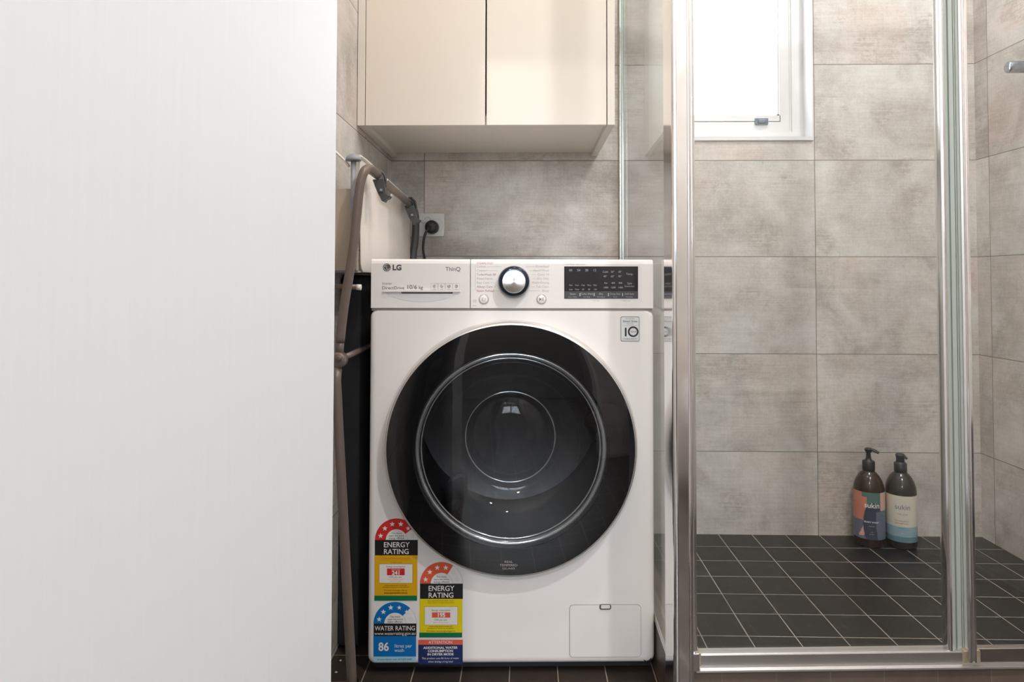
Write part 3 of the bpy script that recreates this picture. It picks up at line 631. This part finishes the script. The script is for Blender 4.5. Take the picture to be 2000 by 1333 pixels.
# door ----------------------------------------------------------------
c3 = (DC[0], 0, DC[1])
dr = MB(); dr.lathe([(DR - .006, .0004), (DR + .001, -.001), (DR + .0018, -.006), (DR, -.013), (DR - .003, -.022), (DR - .0055, -.0258), (DR - .0075, -.0257)], (0, 0, 0), 'Y', 'satin', 128)
door = dr.build('door', wm, fixn=False, loc=c3, label='round door with a thin metal rim')
rg = MB(); rg.lathe([(DR - .0075, -.0256), (.250, -.0262), (.235, -.0269), (.220, -.0274), (.2045, -.0278)], (0, 0, 0), 'Y', 'black_glass', 128); rg.lathe([(.2045, -.0278), (.2045, -.022)], (0, 0, 0), 'Y', 'black_glass', 128)
rgo = rg.build('outer_ring', door, fixn=False, label='black tempered glass ring')
tx = MB(); ty = -.0276
dz = FX(993, 1092)[1] - DC[1]; dx = FX(993, 1092)[0] - DC[0]
for s_, o_, h_, sx_ in (('REAL', .0018, 4.2, 1.25), ('TEMPERED', -.0052, 4.4, 1.2), ('GLASS', -.0112, 3.2, 2.0)):
    tx.text(s_, h_ * 1.076e-3 * 1.38, lambda u, v, o_=o_: (dx + u, ty, dz + v + o_), 'ink3', 'CENTER', 0, sx_)
tx.build('glass_lettering', rgo, fixn=False)
MB().lathe([(.2045, -.0274), (.15, -.0284), (.10, -.029), (.05, -.0292), (0, -.0293)], (0, 0, 0), 'Y', 'smoke_glass', 96).build('front_glass', door, fixn=False, label='smoked front glass')
tor = MB(); pr = [(.1965 + .0055 * math.cos(2 * PI * k / 12), -.014 + .006 * math.sin(2 * PI * k / 12)) for k in range(13)]
tor.lathe(pr, (0, 0, 0), 'Y', 'rim_glass', 128)
pr = [(.1880 + .0018 * math.cos(2 * PI * k / 8), -.010 + .002 * math.sin(2 * PI * k / 8)) for k in range(9)]
tor.lathe(pr, (0, 0, 0), 'Y', 'rim_glass', 128); tor.lathe([(.1010 + .0022 * math.cos(2 * PI * k / 8), .094 + .003 * math.sin(2 * PI * k / 8)) for k in range(9)], (0, 0, 0), 'Y', 'rim_glass', 96); tor.build('bowl_rim', door, fixn=False, label='shiny glass rim of the bowl')
MB().lathe([(.200, -.020), (.195, -.006), (.190, .010), (.180, .035), (.165, .060), (.145, .080), (.120, .092), (.103, .098), (.097, .094), (.080, .084), (.05, .078), (0, .076)], (0, 0, 0), 'Y', 'bowl_glass', 96).build('glass_bowl', door, fixn=False, label='clear glass bowl')
MB().lathe([(.2385, .004), (.225, .004), (.212, .010), (.206, .022), (.210, .040), (.224, .050), (.224, .058), (.210, .062), (.214, .075)], c3, 'Y', 'rubber', 96).build('door_gasket', wm, fixn=False)
dm = MB(); dm.lathe([(.214, .075), (.222, .085), (.240, .095), (.242, .42)], c3, 'Y', 'drum', 96); dm.lathe([(.242, .42), (.20, .43), (.10, .44), (0, .443)], c3, 'Y', 'drum', 96)
drum = dm.build('drum', wm, fixn=False)
for k in range(3):
    a = R(90 + 25 + 120 * k); L1 = MB(); ra = Vector((math.cos(a), 0, math.sin(a))); ta = Vector((-math.sin(a), 0, math.cos(a)))
    sec = [(-.035, 0), (-.026, .018), (-.012, .040), (0, .046), (.012, .040), (.026, .018), (.035, 0)]
    vs = []
    for (y, s_) in ((.11, .75), (.16, 1), (.33, 1), (.40, .8)):
        for (u, h) in sec: p = Vector(c3) + ra * (.241 - h * s_) + ta * u * s_; vs.append((p.x, y, p.z))
    n7 = len(sec); L1.add(vs, [(i * n7 + k2, i * n7 + k2 + 1, (i + 1) * n7 + k2 + 1, (i + 1) * n7 + k2) for i in range(3) for k2 in range(n7 - 1)] + [tuple(range(n7)), tuple(range(3 * n7, 4 * n7))], 'drum', True)
    L1.build('drum_paddle', drum, fixn=False)

# rating stickers ------------------------------------------------------
def star(mb, cx, cy, r, mat, y, rot=0):
    pts_ = []
    for k in range(10):
        a = R(90 + rot + 36 * k); q = r if k % 2 == 0 else r * .42; pts_.append(F(cx + q * math.cos(a), cy - q * math.sin(a), y))
    pts_.append(F(cx, cy, y)); mb.add(pts_, [(10, k, (k + 1) % 10) for k in range(10)], mat)
def arch(mb, cx, cy, ro, ri, col_, frac, nst, half, lines):
    fy = lambda y: (lambda a, b2: F(a, cy - (b2 - 0), y))
    ringpoly(mb, lambda a, b2: F(a, cy - b2, -.0002), cx, 0, 0, ro, 0, 180, 'white', 40)
    ringpoly(mb, lambda a, b2: F(a, cy - b2, -.0004), cx, 0, ri, ro, 180, frac, col_, 40)
    ringpoly(mb, lambda a, b2: F(a, cy - b2, -.00045), cx, 0, ro - .5, ro, 0, frac, 'ink3', 20); ringpoly(mb, lambda a, b2: F(a, cy - b2, -.00045), cx, 0, ri, ri + .4, 0, frac, 'ink3', 20)
    rm = (ro + ri) / 2 + .6
    for k in range(6):
        a = R(165 - 30 * k)
        x, y = cx + rm * math.cos(a), cy - rm * math.sin(a)
        if k < nst: star(mb, x, y, 5.4, 'white', -.0006, 0)
        elif k == nst and half: star(mb, x, y, 4.6, 'white', -.0006, 0)
        else: star(mb, x, y, 4.8, 'ink3', -.00055, 0); star(mb, x, y, 4.2, 'white', -.0006, 0)
    for k, s_ in enumerate(lines): T_(mb, s_, cx, cy - 11.8 + k * 4.9, 3.6, 'black', 'CENTER', y=-.0006)
YT = -.0007
ea = MB(); arch(ea, 774.5, 1056.3, 42, 21, 'red', 35, 4, True, ('The more', 'stars the more', 'energy efficient'))
Q(ea, 732.3, 1056, 816, 1086, 'black', -.0004); Q(ea, 731.8, 1086, 815.3, 1164, 'yellow', -.0004); Q(ea, 731.2, 1164, 814.6, 1173.7, 'green', -.0004)
T_(ea, 'ENERGY', 774.5, 1070, 10.2, 'white', 'CENTER', y=YT, bold=.00015, sx=.97); T_(ea, 'RATING', 774, 1083.3, 10.2, 'white', 'CENTER', y=YT, bold=.00015, sx=.97)
T_(ea, 'A joint government and industry program', 774, 1092.4, 2.3, 'brown', 'CENTER', y=YT); T_(ea, 'When tested in accordance with AS/NZS 2040', 774, 1096.4, 2.3, 'coral', 'CENTER', y=YT); T_(ea, 'Compare models', 774, 1100.3, 2.3, 'brown', 'CENTER', y=YT)
Q(ea, 740.5, 1102.5, 806, 1139.8, 'brown', -.0005); Q(ea, 741, 1103, 805.5, 1139.3, 'white', -.0006)
T_(ea, 'Energy consumption', 773, 1109.2, 3.6, 'ink', 'CENTER', y=YT, sx=.9); Q(ea, 756, 1111.2, 790.5, 1124.4, 'red', -.0007); T_(ea, 'Warm wash', 773.5, 1114.6, 2.6, 'white', 'CENTER', y=-.0009); T_(ea, '241', 773.8, 1123.4, 8, 'white', 'CENTER', y=-.0009, bold=.0004)
T_(ea, 'kWh per year', 773, 1129.4, 3.2, 'ink', 'CENTER', y=YT); T_(ea, 'Based on 365 uses per year', 773, 1133, 2.0, 'coral', 'CENTER', y=-.0008); T_(ea, 'warm wash program', 773, 1136.4, 2.0, 'coral', 'CENTER', y=-.0008)
T_(ea, 'Actual energy use and running costs', 773, 1144.6, 2.2, 'black', 'CENTER', y=YT); T_(ea, 'will depend on how you use the appliance', 773, 1148.2, 2.2, 'black', 'CENTER', y=YT)
T_(ea, 'For more information, refer to', 773, 1155, 3.0, 'black', 'CENTER', y=YT, sx=.85); T_(ea, 'www.energyrating.gov.au', 773, 1160, 3.6, 'black', 'CENTER', y=YT, bold=.0001, sx=.9)
ea.build('energy_sticker', wm, fixn=False, label='amber energy rating sticker with red arch, reading 241')
eb = MB(); arch(eb, 862.3, 1140.9, 42, 21, 'orange', 57, 4, False, ('The more', 'stars the more', 'energy efficient'))
Q(eb, 820.6, 1140.7, 904, 1170.2, 'black', -.0004); Q(eb, 819.7, 1170.2, 903.2, 1235.3, 'lemon', -.0004); Q(eb, 819, 1235.3, 902.6, 1244.7, 'green', -.0004)
T_(eb, 'ENERGY', 861.8, 1154.6, 10.2, 'white', 'CENTER', y=YT, bold=.00015, sx=.97); T_(eb, 'RATING', 861.3, 1167.8, 10.2, 'white', 'CENTER', y=YT, bold=.00015, sx=.97)
T_(eb, 'A joint government and industry program', 861.5, 1174.6, 2.2, 'brown', 'CENTER', y=YT); T_(eb, 'When tested in accordance with standards', 861.5, 1178.6, 2.2, 'brown', 'CENTER', y=YT)
Q(eb, 829, 1185, 894, 1220.8, 'brown', -.0005); Q(eb, 829.5, 1185.5, 893.5, 1220.3, 'white', -.0006)
T_(eb, 'Energy consumption', 861.5, 1193.6, 3.6, 'ink', 'CENTER', y=YT, sx=.9); Q(eb, 843.7, 1196.3, 879.5, 1206.3, 'orange', -.0007); T_(eb, '195', 861.7, 1205, 8, 'white', 'CENTER', y=-.0009, bold=.0004)
T_(eb, 'kWh per year', 861, 1212, 3.2, 'ink', 'CENTER', y=YT); T_(eb, 'Based on 52 uses per year', 861, 1216.4, 2.0, 'coral', 'CENTER', y=-.0008)
T_(eb, 'Actual energy use and running costs', 861, 1224, 2.2, 'black', 'CENTER', y=YT); T_(eb, 'will depend on how you use the appliance', 861, 1227.6, 2.2, 'black', 'CENTER', y=YT); T_(eb, 'Information: www.energyrating.gov.au', 861, 1233.4, 2.6, 'black', 'CENTER', y=YT)
eb.build('energy_sticker', wm, fixn=False, label='lemon yellow energy rating sticker with orange arch, reading 195')
ec = MB(); arch(ec, 771.6, 1218, 42, 21, 'blue', 45, 3, True, ('The more', 'stars the more', 'water efficient'))
Q(ec, 730, 1217.8, 813.3, 1242, 'black', -.0004); Q(ec, 729.6, 1242, 812.8, 1281.5, 'blue', -.0004); Q(ec, 729.4, 1281.5, 812.4, 1291.6, 'lightblue', -.0004)
T_(ec, 'WATER RATING', 771.6, 1231, 9.0, 'white', 'CENTER', y=YT, sx=.86, bold=.0001); T_(ec, 'www.waterrating.gov.au', 771.6, 1239.6, 6.2, 'white', 'CENTER', y=YT, sx=.95)
T_(ec, '86', 739, 1270, 16, 'white', y=YT, bold=.0006, sx=.93); T_(ec, 'litres per', 770.5, 1264, 6.8, 'white', y=YT, sx=.98); T_(ec, 'wash', 770.5, 1272.3, 6.8, 'white', y=YT)
T_(ec, 'In accordance with AS/NZS 6400', 771, 1288.4, 3.6, 'ink', 'CENTER', y=YT)
ec.build('water_sticker', wm, fixn=False, label='blue water rating sticker reading 86 litres per wash')
ed = MB(); Q(ed, 817, 1249, 904, 1258.7, 'coral', -.0004); Q(ed, 817, 1258.7, 903.8, 1296.6, 'indigo', -.0004)
T_(ed, 'ATTENTION', 860.3, 1256.6, 6, 'white', 'CENTER', y=YT)
for s_, y_2 in (('ADDITIONAL WATER', 1266.4), ('CONSUMPTION', 1272.6), ('IN DRYER MODE', 1279)): T_(ed, s_, 860.3, y_2, 4.4, 'white', 'CENTER', y=YT, bold=.00022, sx=1.12)
T_(ed, 'This product uses 86 litres of water', 860.3, 1286.2, 3.7, 'white', 'CENTER', y=YT, sx=.98); T_(ed, 'when drying a 6 kg load', 860.3, 1292.6, 3.7, 'white', 'CENTER', y=YT, sx=.98)
ed.build('attention_sticker', wm, fixn=False, label='navy sticker with a coral band reading ATTENTION')

# ---------------------------------------------------------------- left gap: charcoal board, slim tub, clothes airer
cbd = MB(); cbd.prism(rrect(1.56, .0, 2.06, .838, .02), YZ, -.4225, -.3770, 'charcoal'); o = cbd.build('storage_board', bev=.004); tag(o, 'charcoal board stored upright in the gap between wall and machine', 'board')
tb = thing('slim_tub', 'narrow cream plastic tub with a grey capped corner behind the clothes airer', 'tub', (-.385, 1.75, .840))
def tpart(mb, name, bev=.001, label=None):
    o = mb.build(name, None, bev=bev, label=label); o.parent = tb; o.matrix_parent_inverse = Matrix.Translation((-.385, 1.75, .840)).inverted(); return o
side = [(1.4380, 1.080), (1.585, 1.0815), (1.625, 1.060), (1.640, 1.040), (1.665, 1.0285), (1.72, 1.032), (1.765, 1.036), (1.780, 1.050), (1.84, 1.052), (1.9505, 1.0526), (2.02, 1.048), (2.065, 1.027), (2.070, .880), (2.062, .874), (1.60, .874), (1.585, .8428), (1.475, .8428), (1.462, .850), (1.455, .862)]
sd = MB(); sd.prism(side, YZ, -.3545, -.3515, 'tub'); tpart(sd, 'side_wall', .0008, 'cream side wall')
fb = MB(); fb.box((-.4220, 1.440, .846), (-.3545, 1.444, 1.018), 'tub_front'); tpart(fb, 'end_wall', .0008, 'beige end wall')
pt = [(-.4215, 1.448, .8415), (-.3545, 2.06, .8455)]
tpart(MB().box((-.4215, 1.452, .8415), (-.3548, 2.06, .8455), 'tub_grey'), 'base_panel')
gp = MB(); gp.tube([(-.3655, 1.437, .846), (-.3645, 1.436, .90), (-.3640, 1.434, 1.0), (-.3640, 1.433, 1.075)], [.0105, .0095, .0083, .0075], 'tub_grey', 16, sx=1, sz=.7); tpart(gp, 'corner_rib', 0, 'cool grey corner rib')
cp = MB(); cp.lathe([(0, .012), (.006, .0115), (.011, .009), (.015, .0045), (.0165, 0), (.0160, -.0025), (.008, -.003), (0, -.003)], (-.3640, 1.433, 1.0785), 'Z', 'tub_grey', 28); tpart(cp, 'corner_cap', 0, 'domed grey corner cap')
rm = MB(); rm.tube(smoothpath([(-.352, 1.436, 1.0865), (-.3508, 1.50, 1.0855), (-.350, 1.588, 1.0815)], 4), .0033, 'tub', 8); tpart(rm, 'rim', 0)
rm = MB(); rm.tube(smoothpath([(-.4045, 1.433, 1.0975), (-.395, 1.434, 1.088), (-.3855, 1.435, 1.079), (-.3735, 1.436, 1.064)], 4), .0026, 'tub', 8); tpart(rm, 'hanging_loop', 0, 'cream cord loop')
bl = MB(); bl.box((-.4215, 1.446, .8415), (-.3560, 1.453, .8500), 'tub_grey'); tpart(bl, 'lower_lip', .001)

ar = thing('clothes_airer', 'folded taupe tubular clothes airer standing between the door and washing machine', 'clothes airer', (-.345, 1.40, 0))
def apart(mb, name, bev=0, label=None, par=None):
    o = mb.build(name, None, bev=bev, label=label); o.parent = par or ar; o.matrix_parent_inverse = Matrix.Translation((-.345, 1.40, 0)).inverted() if par is None else Matrix(); return o
leg = smoothpath([(-.3801, 1.40, .700), (-.3725, 1.40, .7712), (-.3566, 1.40, .8754), (-.3480, 1.40, .960), (-.3440, 1.40, 1.003), (-.3405, 1.402, 1.030), (-.3350, 1.409, 1.050), (-.3300, 1.427, 1.0575), (-.3270, 1.455, 1.0570), (-.3255, 1.487, 1.0550)], 5)
apart(MB().tube(leg, .0104, 'taupe', 20, sx=1, sz=.9), 'upper_leg')
apart(MB().tube([(-.3812, 1.40, .672), (-.3800, 1.40, .705)], .0085, 'taupe', 18), 'sleeve')
hb = MB(); hb.lathe([(0, -.014), (.013, -.014), (.0155, -.012), (.0165, -.008), (.0165, .010), (.014, .013), (0, .013)], (-.3815, 1.398, .664), 'Y', 'taupe', 30); hb.lathe([(0, -.018), (.005, -.018), (.006, -.016), (.006, -.013)], (-.3775, 1.398, .669), 'Y', 'taupe', 20)
apart(hb, 'pivot_hub', label='round taupe pivot hub')
apart(MB().tube([(-.3840, 1.395, .650), (-.3841, 1.39, .6223), (-.3637, 1.385, .3113), (-.3455, 1.38, .045), (-.3430, 1.38, .020)], .0105, 'taupe', 20, sx=1, sz=.9), 'lower_leg')
apart(MB().lathe([(0, 0), (.0125, 0), (.013, .004), (.013, .03), (.011, .034)], (-.3420, 1.38, 0), 'Z', 'taupe_dark', 20), 'rubber_foot')
apart(MB().tube([(-.3735, 1.402, .668), (-.365, 1.50, .672), (-.360, 1.58, .676)], .0062, 'taupe', 14), 'cross_strut')
cb_ = MB(); cb_.tube([(-.400, 1.425, .8130), (-.3520, 1.425, .8115)], .0055, 'taupe', 14); apart(cb_, 'cross_bar')
apart(MB().tube([(-.3530, 1.425, .8115), (-.3440, 1.425, .8110)], .0060, 'tub', 14), 'end_cap', label='white end cap')
# rear half: flat-topped rail, bend, rear leg
rl = MB(); rl.tube([(-.3275, 1.595, 1.0505), (-.329, 1.75, 1.0455), (-.3305, 1.925, 1.0400)], .0108, 'taupe', 16, sx=.75, sz=1); apart(rl, 'top_rail')
rs = MB(); rs.tube([(-.3265, 1.590, 1.0595), (-.3295, 1.905, 1.0505)], .0028, 'tub', 8); apart(rs, 'rail_highlight', label='pale painted highlight along the top rail')  # cream strip laid on the rail as its highlight
rl = MB(); rl.tube(smoothpath([(-.3305, 1.925, 1.0400), (-.3315, 1.98, 1.0360), (-.3330, 2.035, 1.0260), (-.3350, 2.062, 1.0050), (-.3365, 2.072, .970), (-.3400, 2.073, .93), (-.3440, 2.073, .895), (-.350, 2.073, .70), (-.360, 2.073, .30), (-.365, 2.073, .02)], 4), .0108, 'taupe_dark', 18); apart(rl, 'rear_leg', label='dark grey rear leg')
def clip(y0, z0, x0, sc_=1.0):
    p0 = Vector((x0, y0, z0)); mb = MB()
    # curved strap over the rail
    mb.tube([p0 + Vector((-.010, .001, .004)) * sc_, p0 + Vector((-.006, .004, .013)) * sc_, p0 + Vector((.003, .006, .0145)) * sc_, p0 + Vector((.012, .008, .006)) * sc_, p0 + Vector((.0150, .009, -.008)) * sc_, p0 + Vector((.0150, .009, -.020)) * sc_], .0042 * sc_, 'clip', 10, sx=2.2, sz=.8)
    # clamp body hanging below, open hook at the bottom
    prof_ = [(-.011, -.006), (.013, -.004), (.0165, -.020), (.0185, -.034), (.0225, -.040), (.0285, -.041), (.0245, -.047), (.0185, -.049), (.0150, -.055), (.0090, -.052), (.0050, -.044), (.0005, -.036), (-.006, -.020)]
    mb.prism([(a * sc_, b2 * sc_) for a, b2 in prof_], lambda a, b2, d: tuple(p0 + Vector((a, d, b2))), -.006, .016 * sc_, 'clip')
    o = apart(mb, 'rail_clip', .0012, 'charcoal plastic rail clip')
    nb = MB(); nb.box(tuple(p0 + Vector((.003, -.0085, -.034)) * sc_), tuple(p0 + Vector((.0135, -.0055, -.024)) * sc_), 'clip'); nb.box(tuple(p0 + Vector((.0055, -.0098, -.0315)) * sc_), tuple(p0 + Vector((.011, -.008, -.0265)) * sc_), 'tub_grey')
    q = nb.build('clip_button', None, bev=.0008); q.parent = o
clip(1.490, 1.0500, -.3245, 1.0); clip(1.915, 1.0400, -.3290, 1.12)
# flecks of debris on the floor of the gap
for i, (x, y) in enumerate(((-.4040, 1.515), (-.4010, 1.470), (-.3280, 1.428))):
    o = MB().lathe([(0, .002), (.0018, .0015), (.0026, 0)], (0, 0, 0), 'Z', 'fleck', 7).build('debris_fleck', loc=(x, y, 0)); o.scale = (1.0 + .3 * i, .7, 1)
    tag(o, ['pale speck of debris on the dark floor by the left wall, farther back', 'pale speck of debris on the dark floor by the left wall, nearer the front', 'pale speck of debris on the floor beside the front left corner of the machine'][i], 'debris', 'debris specks in the gap')

# ---------------------------------------------------------------- open door in the foreground
H0, H1 = Vector((-.3010, -.285, 0)), Vector((-.1675, .600, 0)); dd = (H1 - H0).normalized(); dn = Vector((dd.y, -dd.x, 0))
dlf = MB(); Lh = (H1 - H0).length
dlf.box((0, 0, .006), (Lh, .036, 2.02), 'doorpaint')
door_o = dlf.build('door_1', bev=.0015); door_o.location = H0; door_o.rotation_euler = (0, 0, math.atan2(dd.y, dd.x)); struct(door_o)
hd = MB(); hd.lathe([(0, -.007), (.026, -.007), (.027, -.004), (.027, 0)], (Lh - .07, 0, 1.0), 'Y', 'chrome', 28); hd.lathe([(.009, -.05), (.009, -.006)], (Lh - .07, 0, 1.0), 'Y', 'chrome', 16); hd.tube([(Lh - .065, -.050, 1.0), (Lh - .10, -.052, 1.0), (Lh - .185, -.050, 1.0)], .009, 'chrome', 14)

# ---------------------------------------------------------------- bottles in the shower corner
def bottle(name, x, y, r, prof, label_z, label, pump, body_mat, colour, texts, cat='bottle'):
    b_ = thing(name, label, cat, (x, y, SZ))
    MB().lathe(prof, (0, 0, 0), 'Z', body_mat, 56).build('bottle_body', b_)
    lb = MB(); z0, z1 = label_z; NA, NZ = 120, 60; rl_ = r + .0006
    for j in range(NZ):
        for i in range(NA):
            a0 = -200 + 220 * i / NA; a1 = -200 + 220 * (i + 1) / NA   # front half faces -Y (angle -90)
            za, zb_ = z0 + (z1 - z0) * j / NZ, z0 + (z1 - z0) * (j + 1) / NZ
            mt = colour((a0 + a1) / 2 + 90, ((za + zb_) / 2 - z0) / (z1 - z0))
            c_ = [(rl_ * math.cos(R(a)), rl_ * math.sin(R(a)), z) for a, z in ((a0, za), (a1, za), (a1, zb_), (a0, zb_))]
            lb.add(c_, [(0, 1, 2, 3)], mt, True)
    for (s_, u0, z, h, mt, bold, sx_) in texts:
        lb.text(s_, h * 1.38, lambda u, v, u0=u0, z=z: ((rl_ + .0003) * math.sin((u + u0) / rl_), -(rl_ + .0003) * math.cos((u + u0) / rl_), z + v), mt, 'CENTER', bold, sx_)
    lb.build('printed_label', b_, fixn=False)
    pump(b_)
    return b_
prA = [(0, 0), (.036, 0), (.0405, .003), (.0415, .008), (.0415, .158), (.0410, .166), (.0385, .178), (.0340, .190), (.0275, .202), (.0200, .210), (.0150, .214), (.0145, .218)]
def colA(a, v):
    # overlapping petal shapes: navy centre oval, salmon left, teal top, pale pink low left, slate right
    x = a / 75.0
    if ((x - .10) / .48) ** 2 + ((v - .33) / .46) ** 2 < 1:
        return 'slate' if x > .12 + (.62 - v) * .35 + .18 * 0 and v < .60 and x > .25 else 'navy'
    if v < .30 and x < -.12 and v > .0 + .12 * (1 + x) and x > -.62: return 'palepink' if v < .34 - abs(x + .28) * .75 else 'slate'
    if x < -.20 and v > .40: return 'teal' if v > .90 and x > -.45 else 'salmon'
    if x > .35 and v > .62: return 'palepink' if x > .5 else 'teal'
    if v > .55: return 'teal'
    if x <= -.12: return 'slate'
    return 'slate'
def pumpA(p):
    MB().lathe([(0, .214), (.0168, .214), (.0172, .216), (.0172, .240), (.0155, .2425), (.0095, .2445), (.0085, .247), (.0070, .250), (.0060, .266), (.0085, .270), (0, .270)], (0, 0, 0), 'Z', 'pump', 32).build('pump_collar', p)
    mb = MB(); mb.lathe([(0, .266), (.0085, .268), (.0105, .272), (.0105, .277), (.008, .2795), (0, .280)], (0, 0, 0), 'Z', 'pump', 28)
    mb.tube(smoothpath([(-.004, .001, .2755), (.010, -.004, .2750), (.020, -.007, .2715), (.0265, -.009, .2680)], 4), [.0060] * 9 + [.0052] * 3 + [.0045], 'pump', 12, sx=1.1, sz=.7); mb.build('pump_nozzle', p)
def textA(): return [('sukin', .003, .117, .0150, 'white', .0002, .95), ('BODY WASH', .001, .074, .0044, 'white', .00012, 1.1), ('invigorating', .001, .064, .0024, 'cream', 0, 1), ('1 litre', .001, .047, .0022, 'cream', 0, 1), ('botanical', .001, .041, .0022, 'cream', 0, 1)]
bottle('pump_bottle', 1.0025, 2.068, .0415, prA, (.026, .160), 'amber pump bottle with a navy, salmon and teal patterned label', pumpA, 'amber', colA, textA()).rotation_euler = (0, 0, R(-19))
prB = [(0, 0), (.036, 0), (.0400, .003), (.0410, .008), (.0410, .150), (.0412, .158), (.0395, .174), (.0350, .188), (.0285, .200), (.0210, .209), (.0150, .213), (.0145, .217)]
def colB(a, v): return 'cream' if v > .34 else 'skyblue' if v > .115 else 'deepteal'
def pumpB(p):
    MB().lathe([(0, .213), (.0168, .213), (.0172, .215), (.0172, .238), (.0155, .240), (.0125, .2405), (.0120, .243)], (0, 0, 0), 'Z', 'pump', 32).build('pump_collar', p)
    mb = MB(); mb.lathe([(.0110, .240), (.0115, .256), (.0128, .259), (.0128, .2625), (.010, .2655), (0, .266)], (0, 0, 0), 'Z', 'pump', 28)
    mb.tube([(.003, -.001, .2590), (.012, -.005, .2580), (.0165, -.008, .2530)], [.0055, .005, .004], 'pump', 12, sz=.75); mb.build('pump_nozzle', p)
bB = bottle('pump_bottle', 1.0905, 2.060, .0410, prB, (.022, .153), 'dark pump bottle with a cream label and pale blue lower band', pumpB, 'amber_grey', colB,
       [('sukin', .001, .115, .0150, 'slate', 0, .95), ('HAIR CARE', .000, .100, .0034, 'brown', 0, 1.2), ('NOURISHING', -.002, .0805, .0034, 'slate', 0, 1.3), ('SHAMPOO', -.002, .0735, .0042, 'salmon', .0001, 1.25), ('botanical', -.002, .061, .0022, 'slate', 0, 1), ('1 litre', -.002, .047, .0022, 'white', 0, 1)])
bB.rotation_euler = (0, 0, R(-23))

# ---------------------------------------------------------------- toilet behind the camera (seen mirrored in the shower glass)
tl = thing('toilet', 'white close-coupled toilet with closed lid against the right wall', 'toilet', (1.36, .02, 0), R(0))
def oval(cx, a, b2, z, n=40, sq=2.3):
    out = []
    for k in range(n):
        t_ = 2 * PI * k / n; c_, s_ = math.cos(t_), math.sin(t_); out.append((cx + a * math.copysign(abs(c_) ** (2 / sq), c_), b2 * math.copysign(abs(s_) ** (2 / sq), s_), z))
    return out
def loft(mb, rings, mat):
    n = len(rings[0]); vs = [p for r in rings for p in r]
    mb.add(vs, [(i * n + k, i * n + (k + 1) % n, (i + 1) * n + (k + 1) % n, (i + 1) * n + k) for i in range(len(rings) - 1) for k in range(n)] + [tuple(range(n)), tuple((len(rings) - 1) * n + k for k in range(n))], mat, True); return mb
loft(MB(), [oval(-.28, .24, .12, 0), oval(-.29, .24, .12, .10), oval(-.33, .28, .15, .28), oval(-.36, .29, .185, .39)], 'ceramic').build('pan', tl)
loft(MB(), [oval(-.37, .27, .19, .392), oval(-.37, .275, .195, .41), oval(-.37, .27, .19, .418)], 'ceramic').build('seat', tl)
loft(MB(), [oval(-.37, .27, .19, .42), oval(-.37, .275, .195, .435), oval(-.37, .26, .18, .448)], 'ceramic').build('lid', tl)
MB().box((-.17, -.20, .36), (-.001, .20, .80), 'ceramic').build('cistern', tl, bev=.02, seg=4)
